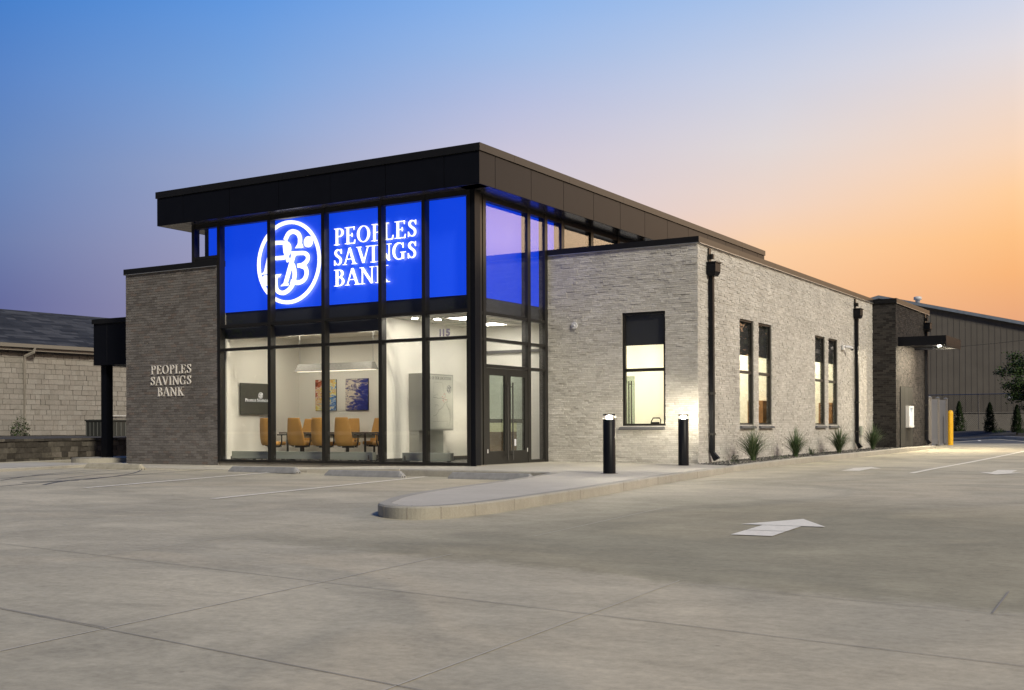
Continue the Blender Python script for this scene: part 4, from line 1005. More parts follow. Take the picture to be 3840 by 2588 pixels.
# chairs
def make_chair(kind=0):
    t = empty('office_chair', (0,0,.018), 'x', 'chair', 'amber chairs round the conference table')
    # local: faces +Y, back at -Y
    b = MB(); rr = []
    for z, w, yb, th in ((.40,.46,-.20,.09),(.46,.49,-.235,.10),(.58,.50,-.255,.10),(.75,.475,-.285,.085),(.92,.42,-.315,.07),(1.05,.375,-.335,.055),(1.085,.365,-.338,.045),(1.10,.34,-.34,.025)):
        ring = []
        for k in range(20):
            a = 2*math.pi*k/20; ca, sa = math.cos(a), math.sin(a)
            px_ = math.copysign(abs(ca)**.35, ca)*w/2; py_ = math.copysign(abs(sa)**.5, sa)*th/2
            py_ += .05*(abs(px_)/(w/2))**2          # side bolsters curve forward
            ring.append((px_, yb+py_, z))
        rr.append(ring)
    b.rings(rr, True, True); b.build('backrest', M['leather'], t)
    s = MB(); rr = []
    for z, k in ((.40,.90),(.42,1.0),(.47,1.0),(.495,.93)):
        rr.append([(math.copysign(abs(math.cos(2*math.pi*j/20))**.5, math.cos(2*math.pi*j/20))*.245*k, .04+math.copysign(abs(math.sin(2*math.pi*j/20))**.5, math.sin(2*math.pi*j/20))*.235*k, z) for j in range(20)])
    s.rings(rr, True, True); s.build('seat', M['leather'], t)
    for sx in (-1, 1):
        a = MB(); a.tube([(sx*.21,-.02,.385),(sx*.275,-.02,.39),(sx*.29,-.0,.50),(sx*.285,.0,.655)], [.017,.02,.02,.018], 8)
        a.box(sx*.285-.035, sx*.285+.035, -.13, .14, .655, .685); a.build('armrest', M['chairmetal'], t)
    c = MB(); c.tube([(0,0,.09),(0,0,.385)], .028, 10); c.box(-.10,.10,-.12,.12,.345,.395); c.tube([(.1,.02,.37),(.25,.04,.36)], .008, 6); c.build('gas_column', M['chairmetal'], t)
    for k in range(5):
        an = 2*math.pi*k/5+.3; w = MB(); w.tube([(0,0,.11),(.30*math.cos(an),.30*math.sin(an),.075)], [.024,.015], 8)
        w.lathe(.30*math.cos(an), .30*math.sin(an), [(.01,0),(.028,.012),(.028,.045),(.01,.06)], 10); w.build('base_leg', M['chairmetal'], t)
    return t
def copy_tree(o, parent=None):
    c = o.copy(); COL.objects.link(c); c.parent = parent
    for ch in list(o.children): copy_tree(ch, c)
    return c
proto = make_chair()
spots = [(-6.93,1.10,-3,'amber chair with its back to the window, leftmost of the front row'),
         (-6.02,1.12,4,'amber chair seen from behind, second from the left in the front row'),
         (-5.24,1.14,-2,'amber chair seen from behind, directly left of the third mullion of the conference glass'),
         (-4.47,1.10,6,'amber chair with its back to the window, rightmost of the front row'),
         (-7.55,2.95,182,'amber chair beyond the table facing the window, under the left corner of the room'),
         (-6.05,2.98,178,'amber chair beyond the table facing the window, between the two paintings'),
         (-5.10,2.95,184,'amber chair beyond the table facing the window, below the navy painting'),
         (-4.02,2.0,82,'amber chair at the right hand end of the conference table')]
for i, (x, y, a, lb) in enumerate(spots):
    o = proto if i == 0 else copy_tree(proto)
    o.location = (x, y, .018); o.rotation_euler.z = R(a); o['label'] = lb
# map cabinet on pedestal
mc = empty('map_cabinet', (-2.5,2,.02), 'wall mounted grey map cabinet headed all of our locations on a pedestal in the lobby', 'map display')
a = MB(); a.box(-2.6999, -2.31, 1.22, 2.55, .785, 2.16); wp(a.build('cabinet', M['boardside'], bevel=.004), mc)
a = MB(); a.box(-2.309, -2.300, 1.27, 2.51, .825, 2.13); wp(a.build('map_board', M['board']), mc)
a = MB(); a.box(-2.6999, -2.42, 1.24, 2.27, .018, .7849); wp(a.build('pedestal', M['boardside']), mc)
a = MB(); lay(a, text_polys('ALL OF OUR LOCATIONS', .075, 1.02), (-2.2995,1.42,2.025), (0,1,0), (0,0,1), (1,0,0), .001); wp(a.build('heading', M['ink']), mc)
a = MB(); lay(a, logo_polys(.098, .8), (-2.2995,2.355,1.80), (0,1,0), (0,0,1), (1,0,0), .001); wp(a.build('emblem', M['navyink']), mc)
a = MB(); ml = []
def mline(pts, w=.006):
    # board coordinates from drawing: u 430..900 -> y, v -> z
    q = [(1.37+(u-250)/690*1.14, 2.115-(v-160)/1215*1.27) for u, v in pts]
    return ribbon(q, w)
ml += mline([(430,660),(500,668),(560,683),(640,672),(700,692),(770,715),(805,705),(808,740),(790,775),(785,840),(820,905),(850,980),(870,1060),(868,1130)], .011)
ml += mline([(430,1095),(465,1092),(520,1055),(550,1020),(580,950),(620,935),(680,875),(735,790),(785,755)], .010)
ml += mline([(455,310),(665,310),(685,380),(700,500),(745,580),(762,660)], .005)
ml += mline([(455,310),(440,560)], .004)+mline([(430,1225),(815,1215),(805,1320),(840,1322),(868,1230),(868,1130)], .005)
ml += mline([(830,905),(870,960),(885,1050),(900,1100),(870,1200)], .006)+mline([(540,1225),(520,1080)], .004)+mline([(430,630),(480,615),(540,575),(560,625)], .004)+mline([(650,1310),(470,830),(560,830)][1:], .004)+mline([(470,890),(510,830),(580,860)], .005)
lay(a, ml, (-2.2995,0,0), (0,1,0), (0,0,1), (1,0,0), .001); wp(a.build('map_lines', M['greyink']), mc)
a = MB(); rp_ = []
for u, v in ((713,578),(735,578),(672,640),(735,652),(690,675),(687,717),(690,735),(755,715),(765,712),(713,763)):
    y_ = 1.37+(u-250)/690*1.14; z_ = 2.115-(v-160)/1215*1.27; rp_.append(arc(y_, z_, .011, .011, 0, 315, 7))
lay(a, rp_, (-2.2995,0,0), (0,1,0), (0,0,1), (1,0,0), .0015); wp(a.build('map_pins', M['red']), mc)

# offices behind the stone walls
of = MB(); of.box(.3, .45, 3.9, 19.0, 0, 3.7); of.box(.45, 3.46, 9.35, 9.5, 0, 3.7); of.box(.45, 3.46, 15.9, 16.0, 0, 3.7); of.box(-.3,-.25,6.1,19,5.0,5.05)
part('interior_wall', of, M['inwall'])
of = MB(); of.box(.45, 3.46, 3.88, 18.9, 3.62, 3.70); part('office_ceiling', of, M['ceiling'])
of = MB(); of.box(.45, 3.46, 3.88, 18.9, -.02, .03); part('interior_floor', of, M['carpet'])
for y0, lb in ((6.0,'ceiling panel light in the front office behind the single stone wall window'), (8.3,'ceiling panel light in the front office behind the first narrow window pair'), (11.5,'ceiling panel light in the rear office near its partition'), (15.0,'ceiling panel light in the rear office behind the second narrow window pair')):
    ceil_light(2.2, y0, 3.62, 1.2, .6, 'lamp_office', lb, 'office ceiling lights')
def wood(y, x0, x1, z1, lb):
    t = empty('cabinet', ((x0+x1)/2,y,.03), lb, 'cabinet')
    a = MB(); a.box(x0, x1, y-.45, y-.001, .03, z1); wp(a.build('carcass', M['wood']), t)
    a = MB(); a.box((x0+x1)/2-.004, (x0+x1)/2+.004, y-.4515, y-.4501, .05, z1-.02); wp(a.build('door_gap', M['base']), t)
wood(9.35, 3.02, 3.45, 1.55, 'wood cabinet standing behind the second narrow window of the first pair')
wood(15.9, 3.02, 3.45, 1.60, 'wood cabinet standing behind the last narrow window')
# glass door with bar handle and chair in front office
gd = empty('glass_door', (.7,6.2,.03), 'frameless glass office door with a tall bar handle behind the single stone wall window', 'door')
a = MB(); a.box(.46, .93, 6.2, 6.208, .04, 2.18); wp(a.build('door_leaf', M['doorglass']), gd)
a = MB()
for xx in (.80, .875): a.tube([(xx,6.12,.6),(xx,6.12,2.05)], .016, 8)
a.tube([(.80,6.12,1.97),(.875,6.12,1.97)], .012, 8); a.tube([(.84,6.12,1.97),(.84,6.2,1.97)], .012, 8)
wp(a.build('bar_handle', M['chairmetal']), gd)
sc_ = empty('desk_chair', (2.1,5.0,.03), 'black mesh desk chair back above the sill of the single stone wall window', 'chair')
a = MB(); a.tube([(1.93,4.95,.55),(1.97,4.95,.99),(2.02,4.95,1.07),(2.19,4.95,1.07),(2.22,4.95,1.02),(2.19,4.95,.55),(1.93,4.95,.55)], .016, 8); wp(a.build('back_frame', M['chairmetal']), sc_)
a = MB(); a.box(1.97, 2.18, 4.955, 4.962, .6, .97); wp(a.build('back_mesh', M['dark']), sc_)
a = MB(); a.box(1.88, 2.30, 4.62, 4.94, .45, .52); wp(a.build('seat', M['dark'], bevel=.02), sc_)
a = MB(); a.tube([(2.09,4.8,.10),(2.09,4.8,.45)], .03, 8); a.box(1.8,2.4,4.77,4.83,.03,.10); a.box(2.06,2.12,4.65,5.1,.031,.101); wp(a.build('pedestal', M['chairmetal']), sc_)
bt = empty('water_bottle', (1.52,4.02,.87), 'small clear bottle standing inside the sill of the single stone wall window', 'bottle')
a = MB(); a.lathe(1.52, 4.02, [(.032,.785),(.034,.93),(.03,.96),(.012,.99),(.012,1.02)], 12); wp(a.build('bottle_body', M['doorglass']), bt)
dkk = empty('desk', (1.9,4.3,.03), 'desk inside the front office just below the window sill', 'desk')
a = MB(); a.box(1.2, 2.25, 3.95, 4.6, .74, .78); wp(a.build('desk_top', M['wood']), dkk)
a = MB(); a.box(1.22, 1.26, 3.97, 4.58, .03, .7399); a.box(2.19, 2.23, 3.97, 4.58, .03, .7399); wp(a.build('desk_side', M['wood']), dkk)

# ------------------------------------------------------------------ downspouts
def downspout(x, y, zt, zb, lb, par=bank):
    t = MB(); t.box(x, x+.10, y-.055, y+.055, zb+.22, zt-.30)
    ds = part('downspout', t, M['bronze']); ds['label'] = lb
    h = MB()
    h.add([(x-.005,y-.11,zt-.30),(x+.17,y-.11,zt-.30),(x+.17,y+.11,zt-.30),(x-.005,y+.11,zt-.30),(x-.005,y-.16,zt-.20),(x+.21,y-.16,zt-.20),(x+.21,y+.16,zt-.20),(x-.005,y+.16,zt-.20),
           (x-.005,y-.16,zt),(x+.21,y-.16,zt),(x+.21,y+.16,zt),(x-.005,y+.16,zt)],
          [(0,3,2,1),(0,1,5,4),(1,2,6,5),(2,3,7,6),(3,0,4,7),(4,5,9,8),(5,6,10,9),(6,7,11,10),(7,4,8,11),(8,9,10,11)])
    h.box(x-.006, x+.23, y-.18, y+.18, zt, zt+.025)
    part('conductor_head', h, M['bronze'], parent=ds)
    s = MB(); s.box(x-.008, x+.02, y-.08, y+.06, zt+.025, zt+.36); s.box(x+.02, x+.10, y-.03, y+.05, zt+.10, zt+.22); part('scupper', s, M['coping'], parent=ds)
    e = MB()
    e.add([(x,y-.055,zb+.22),(x+.10,y-.055,zb+.22),(x+.10,y+.055,zb+.22),(x,y+.055,zb+.22),(x+.10,y-.055,zb+.01),(x+.23,y-.055,zb+.08),(x+.23,y+.055,zb+.08),(x+.10,y+.055,zb+.01)],
          [(0,1,2,3),(4,7,6,5),(0,4,5,1),(1,5,6,2),(2,6,7,3),(3,7,4,0)])
    part('elbow', e, M['bronze'], parent=ds)
    for z in (1.6, .65):
        c = MB(); c.box(x-.006, x+.115, y-.075, y+.075, z, z+.05); part('strap', c, M['frame'], parent=ds)
downspout(3.79, 4.24, 4.66, .04, 'first downspout next to the stone corner')
downspout(3.79, 16.95, 4.66, .10, 'second downspout near the dark brick')
downspout(4.57, 23.75, 4.66, .14, 'third downspout at the rear corner')

# horn strobe disc and camera on wall
t = empty('alarm_horn', (.57,3.56,3.32), 'round white alarm horn on the stone wall right of the entrance', 'alarm')
a = MB(); rr = []
for r, yy in ((.085,3.574),(.085,3.545),(.06,3.535),(.055,3.54),(.03,3.54),(.028,3.52),(.01,3.515)):
    rr.append([(.57+r*math.cos(2*math.pi*k/20), yy, 3.32+r*math.sin(2*math.pi*k/20)) for k in range(20)])
a.rings(rr, True, True); wp(a.build('horn_body', M['plastic']), t)
t = empty('security_camera', (3.85,15.73,3.3), 'white dome security camera on the side stone wall left of the second downspout', 'camera')
a = MB(); a.box(3.782, 3.84, 15.35, 15.6, 3.26, 3.42); wp(a.build('junction_box', M['plastic'], bevel=.01), t)
a = MB(); a.tube([(3.84,15.55,3.36),(3.98,15.68,3.34),(4.00,15.76,3.32)], [.045,.05,.045], 12); wp(a.build('camera_body', M['plastic']), t)
a = MB(); a.lathe(4.0, 15.77, [(.03,3.25),(.05,3.27),(.05,3.30),(.03,3.32)], 12); wp(a.build('camera_lens', M['lens']), t)
t = empty('outlet_box', (3.8,17.6,.5), 'small grey utility box low on the stone wall right of the second downspout', 'utility box')
a = MB(); a.box(3.785, 3.85, 17.45, 17.62, .55, .85); a.tube([(3.81,17.53,.1),(3.81,17.53,.56)], .015, 6); wp(a.build('box_body', M['heater']), t)

# ------------------------------------------------------------------ rear canopy and cash machine
ca = MB()
ca.box(DX, 6.117, 19.60, 19.64, 3.585, 3.898); ca.box(6.077, 6.117, 19.6401, 22.19, 3.545, 3.896); ca.box(DX, 6.077, 22.15, 22.19, 3.585, 3.895)
can = part('canopy', ca, M['bronze']); can['label'] = 'flat bronze canopy over the cash machine'
c2 = MB(); c2.box(DX, 6.076, 19.6402, 22.149, 3.66, 3.86); part('canopy_soffit', c2, M['bronze'], parent=can)
for x, y in ((5.55,20.35),(5.55,21.35)):
    c3 = MB(); c3.lathe(x, y, [(.055,3.659),(.055,3.65)], 20); o = part('downlight', c3, M['spotc'], parent=can)
ap = empty('cash_machine', (4.6,20.8,.15), 'cash machine with bluish lit face in a dark metal panel on the rear brick', 'cash machine')
a = MB()
for k in range(3): a.box(4.535, 4.575, 19.83+k*.607, 19.83+(k+1)*.607-.012, .10, 2.215)
wp(a.build('cladding_panel', M['atm']), ap)
a = MB(); a.box(4.5751, 4.70, 20.55, 20.62, .80, 1.55); a.box(4.5751, 4.70, 21.20, 21.25, .80, 1.55); a.box(4.5751, 4.70, 20.62, 21.20, 1.50, 1.55); a.box(4.5751, 4.72, 20.62, 21.20, .80, .87); wp(a.build('surround', M['plastic']), ap)
a = MB(); a.box(4.576, 4.585, 20.63, 21.19, .88, 1.49); wp(a.build('lit_face', M['atmlit']), ap)
a = MB(); a.box(4.5855, 4.60, 20.66, 20.92, 1.10, 1.40); a.box(4.5855,4.60,20.66,20.98,.90,1.04); a.box(4.5855,4.60,21.02,21.10,.9,1.2); wp(a.build('screen_and_keys', M['dark']), ap)
a = MB(); a.box(4.6005, 4.603, 20.85, 20.98, 1.18, 1.30); wp(a.build('green_mark', M['green']), ap)
# cable from the canopy
t = empty('overhead_cable', (6.2,22.2,3.6), 'thin dark cable running from the rear canopy to the right', 'cable')
a = MB(); a.tube([(6.118,22.17,3.66),(7.2,22.2,3.72),(8.5,22.25,3.83),(12,22.4,4.2),(20,23,5.2)], .008, 5); wp(a.build('cable_run', M['dark']), t)

# ------------------------------------------------------------------ left drive-through canopy
dc = MB(); dc.box(-13.62, -11.0, .90, 9.0, 2.68, 3.86)
dcan = part('drive_canopy', dc, M['bronze']); dcan['label'] = 'drive through canopy box on the left side'
a = MB(); a.box(-13.66, -11.0, .86, 9.04, 3.86, 3.995); part('coping', a, M['coping'], parent=dcan)
a = MB(); a.box(-13.065, -13.055, .896, .8999, 2.68, 3.86); part('panel_seam', a, M['dark'], parent=dcan)
a = MB(); a.box(-13.56, -13.33, 1.1, 1.33, .045, 2.68); part('column', a, M['bronze'], parent=dcan)

# ------------------------------------------------------------------ bollards
def light_bollard(x, y, h, lb):
    t = empty('light_bollard', (x,y,0), lb, 'bollard', 'light bollards on the sidewalk'); r = .115
    a = MB(); a.lathe(0, 0, [(r,0),(r,h-.10),(r-.004,h-.096)], 32); a.build('post', M['bronze'], t)
    a = MB(); a.lathe(0, 0, [(r-.004,h-.028),(r,h-.024),(r,h-.006),(r-.01,h)], 32); a.build('cap', M['bronze'], t)
    a = MB(); a.lathe(0, 0, [(.05,h-.092),(.05,h-.032)], 20); a.build('lamp', M['bol'], t)
    a = MB(); rr = [[(q*math.cos(2*math.pi*k/32), q*math.sin(2*math.pi*k/32), z) for k in range(32)] for q, z in ((r-.003,h-.096),(r-.003,h-.028))]
    a.rings(rr, False, True); a.build('clear_lens', M['glass'], t)
    a = MB(); a.lathe(0, 0, [(.16,.0015),(.16,.003)], 24); a.build('base_ring', M['slab'], t)
    return t
light_bollard(4.454, -2.36, 1.085, 'black cylindrical light bollard standing nearest, left of the single stone wall window')
light_bollard(3.913, 2.36, 1.12, 'black cylindrical light bollard close to the stone corner')
t = empty('yellow_bollard', (4.85,27.0,zg(4.85,27)), 'yellow pipe bollard with a domed top at the rear of the drive', 'bollard')
a = MB(); zb = 0; r = .10
a.lathe(0, 0, [(r,0),(r,1.28),(r*.92,1.33),(r*.7,1.365),(r*.35,1.38),(.01,1.385)], 24); a.build('sleeve', M['yellow'], t)

# ------------------------------------------------------------------ wheel stops
def wheel_stop(x0, x1, lb, m='stop'):
    L = x1-x0; z = zg((x0+x1)/2, -2.7)
    t = empty('wheel_stop', ((x0+x1)/2,-2.72,z), lb, 'wheel stop', 'concrete wheel stops in front of the glass')
    a = MB(); h = .125
    prof = [(-.085,0),(-.075,.035),(-.035,h-.012),(-.02,h),(.02,h),(.035,h-.012),(.075,.035),(.085,0)]
    rr = []
    for xx, k in ((-L/2,0),(-L/2+.07,1),(L/2-.07,1),(L/2,0)):
        rr.append([(xx, p[0], p[1] if k else min(p[1], .05)) for p in prof])
    a.rings(rr, True, False); a.build('stop_body', M[m], t)
    for s in (-1, 1):
        for yy in (-.04, .04):
            b = MB(); b.box(s*(L/2-.0)-.004, s*(L/2-.0)+.004, yy-.014, yy+.014, 0, .022); b.build('slot', M['dark'], t)
wheel_stop(-9.43, -7.46, 'tan concrete wheel stop before the brick wall, leftmost of four', 'stoptan')
wheel_stop(-4.66, -2.70, 'grey wheel stop in front of the conference room chairs')
wheel_stop(-1.92, .06, 'grey wheel stop in front of the map cabinet panes')
wheel_stop(1.18, 3.05, 'grey wheel stop partly hidden by the nose of the sidewalk')

# ------------------------------------------------------------------ planting bed
bd = MB(); nyy = 60
vs = []
for i in range(nyy+1):
    y = 3.3+i*(SE-3.3)/nyy
    for k in range(6):
        x0b = 3.72; x1b = 4.83
        if y < 4.2: x0b = 3.72
        x = x0b+(x1b-x0b)*k/5
        if y < 3.4 and k: x = x0b+(x1b-x0b)*k/5
        vs.append((x, y-(0.55*(k/5) if i == 0 else 0), zk(0, y)-.02+random.uniform(-.012,.015)))
bd.add(vs, [(i*6+k, i*6+k+1, (i+1)*6+k+1, (i+1)*6+k) for i in range(nyy) for k in range(5)], True)
struct('planting_bed', bd, M['mulch'])
gv = MB()
for _ in range(3600):
    y = 2.95+(SE-3.0)*random.random()**1.7; x = random.uniform(3.8, 4.83)
    if y < 3.45 and x < 4.83-(y-2.75)/.7*1.05+.0: continue
    s = random.uniform(.012,.032); z = zk(0, y)-.012
    a = random.random()*6.28; c_, s_ = math.cos(a)*s, math.sin(a)*s
    gv.add([(x+c_,y+s_,z),(x-s_,y+c_,z),(x-c_,y-s_,z),(x+s_,y-c_,z),(x+random.uniform(-.4,.4)*s,y+random.uniform(-.4,.4)*s,z+s*random.uniform(.5,1.1))], [(0,1,4),(1,2,4),(2,3,4),(3,0,4)])
o = gv.build('gravel', M['gravel']); tag(o, 'dark gravel mulch scattered in the planting bed along the stone wall', 'gravel', kind='stuff')
def grass_clump(x, y, h, r, n, lb, grp='grass clumps along the stone wall', name='grass_clump', m='blade'):
    z = zk(0, y)-.02
    t = empty(name, (x,y,z), lb, 'plant', grp)
    for part_i, cnt in ((0, n),):
        a = MB()
        for _ in range(cnt):
            an = random.random()*6.283; sp = random.random()**.7; hh = h*random.uniform(.7,1.2)*(1-.28*sp)
            R_ = r*sp*random.uniform(.8,1.1); bx, by = random.gauss(0,.02), random.gauss(0,.02); w = random.uniform(.004,.009)
            d = Vector((math.cos(an), math.sin(an), 0)); q = Vector((-d.y, d.x, 0)); vs = []
            segs = 6
            for i in range(segs+1):
                tt = i/segs; p = Vector((bx,by,0))+d*(R_*(tt**1.5))+Vector((0,0,hh*(1.12*tt-.12*tt**3-.30*sp*tt**3)))
                ww = w*(1-tt**1.6)+.0008
                vs += [tuple(p+q*ww), tuple(p-q*ww+d*ww*.5)]
            a.add(vs, [(2*i, 2*i+1, 2*i+3, 2*i+2) for i in range(segs)])
        a.build('blades', M[m], t)
    return t
grass_clump(4.40, 5.45, .86, .80, 300, 'largest spiky grass clump, nearest along the stone wall under the first window pair')
grass_clump(4.38, 8.80, .80, .74, 270, 'spiky grass clump second along the stone wall between the window pairs')
grass_clump(4.38, 12.9, .86, .78, 290, 'spiky grass clump third along the stone wall below the second window pair')
grass_clump(4.36, 16.9, .90, .72, 250, 'farthest spiky grass clump between the second downspout and the charcoal brick')
def weed(x, y, h, r, n, lb):
    z = zk(0, y)-.02; t = empty('weed', (x,y,z), lb, 'plant', None)
    a = MB()
    for _ in range(n):
        an = random.random()*6.28; rr = r*math.sqrt(random.random()); zz = h*random.random(); s = random.uniform(.012,.028)
        c = Vector((rr*math.cos(an), rr*math.sin(an), zz)); u = Vector((random.gauss(0,1),random.gauss(0,1),random.gauss(0,.5))).normalized()*s; v = u.cross(Vector((random.random(),random.random(),1))).normalized()*s*.5
        a.add([tuple(c+u),tuple(c+v),tuple(c-u),tuple(c-v)], [(0,1,2,3)])
    a.build('leaves', M['blade'], t)
    return t
weed(4.45, 4.1, .20, .09, 130, 'small leafy weed at the near end of the planting bed')
weed(4.25, 11.2, .16, .35, 220, 'low spreading weeds left of the third grass clump')
weed(4.5, 7.2, .08, .3, 80, 'low weeds between the first and second grass clumps')
grass_clump(4.25, 10.6, .30, .30, 30, 'small thin grass tuft just before the third clump', None, 'grass_tuft')

# ------------------------------------------------------------------ vinyl fence at the rear
vf = empty('vinyl_fence', (4.6,26,.1), 'grey vinyl panel fence behind the rear brick corner', 'fence')
ypos = [24.60, 26.05, 27.62]
for i, y in enumerate(ypos):
    a = MB(); a.box(4.47, 4.60, y, y+.13, zg(4.6,y)-.02, 1.93); a.build('post', M['vinylpost'], None); o = bpy.data.objects[-1] if False else None
    pobj = [ob for ob in COL.objects if ob.name.startswith('post') and ob.parent is None][-1]; wp(pobj, vf)
    c = MB(); c.add([(4.45,y-.02,1.93),(4.62,y-.02,1.93),(4.62,y+.15,1.93),(4.45,y+.15,1.93),(4.535,y+.065,2.0)], [(0,3,2,1),(0,1,4),(1,2,4),(2,3,4),(3,0,4)])
    cap = c.build('post_cap', M['vinyl']); cap.parent = pobj
for a_, b_ in ((ypos[0]+.131, ypos[1]-.001), (ypos[1]+.131, ypos[2]-.001)):
    a = MB(); n = 7
    for k in range(n):
        y0 = a_+(b_-a_)*k/n; a.box(4.515, 4.545, y0+.003, a_+(b_-a_)*(k+1)/n-.003, .20, 1.80)
    a.box(4.505, 4.555, a_, b_, .14, .36); a.box(4.505, 4.555, a_, b_, 1.72, 1.88)
    wp(a.build('panel', M['vinyl']), vf)

# ------------------------------------------------------------------ far background, right
fk = MB()
fkl = chaikin([(-14,66),(-4,61),(-.8,58.6),(.6,56.0),(3.4,47.5),(6.0,39),(9,29),(14,22)], 1)
kerbline(fk, fkl[::-1], .2, lambda x, y: zg(x, y)+.16, False, depth=.4)
struct('kerb', fk, M['kerb'])
fb = MB()
bedl = [(p[0]+.02, p[1]+.05) for p in fkl]
fb.add([(p[0],p[1],zg(*p)+.13) for p in bedl]+[(40,30,.6),(40,75,.6),(-14,75,.45)], [tuple(range(len(bedl)+3))])
struct('far_bed', fb, M['mulch'])
av = MB(); av.add([(x, y, zg(x, y)+.006) for x, y in ((-14,34),(14,31.5),(14,22.5),(9,29.2),(6.0,39),(3.4,47.5),(.6,56.0),(-.8,58.6),(-14,64))], [tuple(range(9))])
aa = MB()
for yi in range(17):
    pass
ax_ = [(-14+i*1.0) for i in range(29)]
ay_ = [31+i*1.0 for i in range(30)]
def inlot(x, y):
    # left/near side of the far kerb line
    for (a, b), (c, d) in zip(fkl, fkl[1:]):
        if min(b, d) <= y <= max(b, d):
            xx = a+(c-a)*(y-b)/((d-b) or 1e-6); return x <= xx
    return True
vs = [(x, y, zg(x, y)+.005) for y in ay_ for x in ax_]; fs = []
for jy in range(29):
    for ix in range(28):
        if inlot(ax_[ix+1], ay_[jy]+.5): fs.append((jy*29+ix, jy*29+ix+1, (jy+1)*29+ix+1, (jy+1)*29+ix))
aa.add(vs, fs); struct('asphalt_lot', aa, M['asphalt'])
# retaining wall behind the conifers
t = empty('retaining_wall', (4,71,.3), 'low dark concrete wall at the foot of the metal warehouse', 'wall')
a = MB(); a.box(-14, 30, 71, 71.4, -.2, 1.80); wp(a.build('wall_face', M['slab']), t)
a = MB(); a.box(-14, 30, 70.95, 71.45, 1.801, 1.87); wp(a.build('wall_cap', M['slab']), t)
# warehouse
wh = empty('warehouse', (0,80,0), 'large ribbed metal warehouse with a shallow gable roof behind the bank', 'warehouse')
PX, PZ, SL = -10.9, 11.87, .247
a = MB(); EX = 16
def zr(x): return PZ-SL*abs(x-PX)
n = 26
pts = [(-36,80,-.5),(EX,80,-.5),(EX,80,zr(EX)),(PX,80,PZ),(-36,80,zr(-36))]
pts2 = [(p[0],110,p[2]) for p in pts]
a.add(pts+pts2, [(0,1,2,3,4),(9,8,7,6,5),(1,6,7,2),(0,4,9,5)]); wp(a.build('wall', M['wh']), wh)
rb = MB(); x = -35.8
while x < EX: rb.box(x, x+.035, 79.98, 79.999, 1.6, zr(x+.03)-.05); x += .455
wp(rb.build('ribs', M['wh']), wh)
tr = MB()
tr.add([(PX,79.7,PZ+.12),(EX+.3,79.7,zr(EX+.3)+.12),(EX+.3,79.7,zr(EX+.3)-.13),(PX,79.7,PZ-.13),(PX,80,PZ+.12),(EX+.3,80,zr(EX+.3)+.12),(EX+.3,80,zr(EX+.3)-.13),(PX,80,PZ-.13)], [(0,3,2,1),(0,1,5,4),(3,7,6,2)])
tr.add([(PX,79.7,PZ+.12),(-36.3,79.7,zr(-36.3)+.12),(-36.3,79.7,zr(-36.3)-.13),(PX,79.7,PZ-.13),(PX,80,PZ+.12),(-36.3,80,zr(-36.3)+.12),(-36.3,80,zr(-36.3)-.13),(PX,80,PZ-.13)], [(0,1,2,3),(0,4,5,1),(3,2,6,7)])
wp(tr.build('rake_trim', M['whtrim']), wh)
rfm = MB(); rfm.add([(PX,79.71,PZ+.13),(EX+.3,79.71,zr(EX+.3)+.13),(EX+.3,110,zr(EX+.3)+.13),(PX,110,PZ+.13),(-36.3,79.71,zr(-36.3)+.13),(-36.3,110,zr(-36.3)+.13)], [(0,1,2,3),(0,3,5,4)])
wp(rfm.build('roof', M['whtrim']), wh)
vt = MB(); vt.lathe(-8.6, 84, [(.2,11.2),(.2,11.85),(.34,11.87),(.34,12.1),(.2,12.15),(.05,12.16)], 14); wp(vt.build('roof_vent', M['plastic']), wh)
# chain link fence
cfn = empty('chain_link_fence', (0,66,.3), 'dark chain link fence with a blue top rail in front of the warehouse', 'fence')
FZ0, FZ1, FX0, FX1 = .40, 3.08, -7.5, 6.0
a = MB(); a.tube([(FX0,66,FZ1),(FX1,66,FZ1)], .03, 6); wp(a.build('top_rail', M['rail']), cfn)
a = MB(); sp = .13; w = .009; H_ = FZ1-FZ0; x = FX0-H_
while x < FX1:
    for s in (1, -1):
        xa, za, xb, zb_ = (x, FZ0, x+H_, FZ1) if s == 1 else (x, FZ1, x+H_, FZ0)
        if xa < FX0: za += (zb_-za)*(FX0-xa)/H_; xa2 = FX0
        else: xa2 = xa
        if xb > FX1: zb2 = (zb_-(zb_-(FZ0 if s == 1 else FZ1))*(xb-FX1)/H_); xb2 = FX1
        else: zb2 = zb_; xb2 = xb
        yy = 66+.004*s
        a.add([(xa2-w,yy,za),(xa2+w,yy,za),(xb2+w,yy,zb2),(xb2-w,yy,zb2)], [(0,1,2,3)])
    x += sp
wp(a.build('mesh_fabric', M['chain']), cfn)
for x in (-7.4, -4.0, -.62, 2.9):
    a = MB(); a.tube([(x,66.05,.1),(x,66.05,3.1)], .035, 8); wp(a.build('post', M['steel']), cfn)
t = empty('fence_sign', (1.7,65.9,2.8), 'small blank white plate fixed to the chain link fence', 'sign')
a = MB(); a.box(1.32, 1.76, 65.93, 65.95, 2.72, 2.93); wp(a.build('plate', M['sign'], bevel=.008), t)
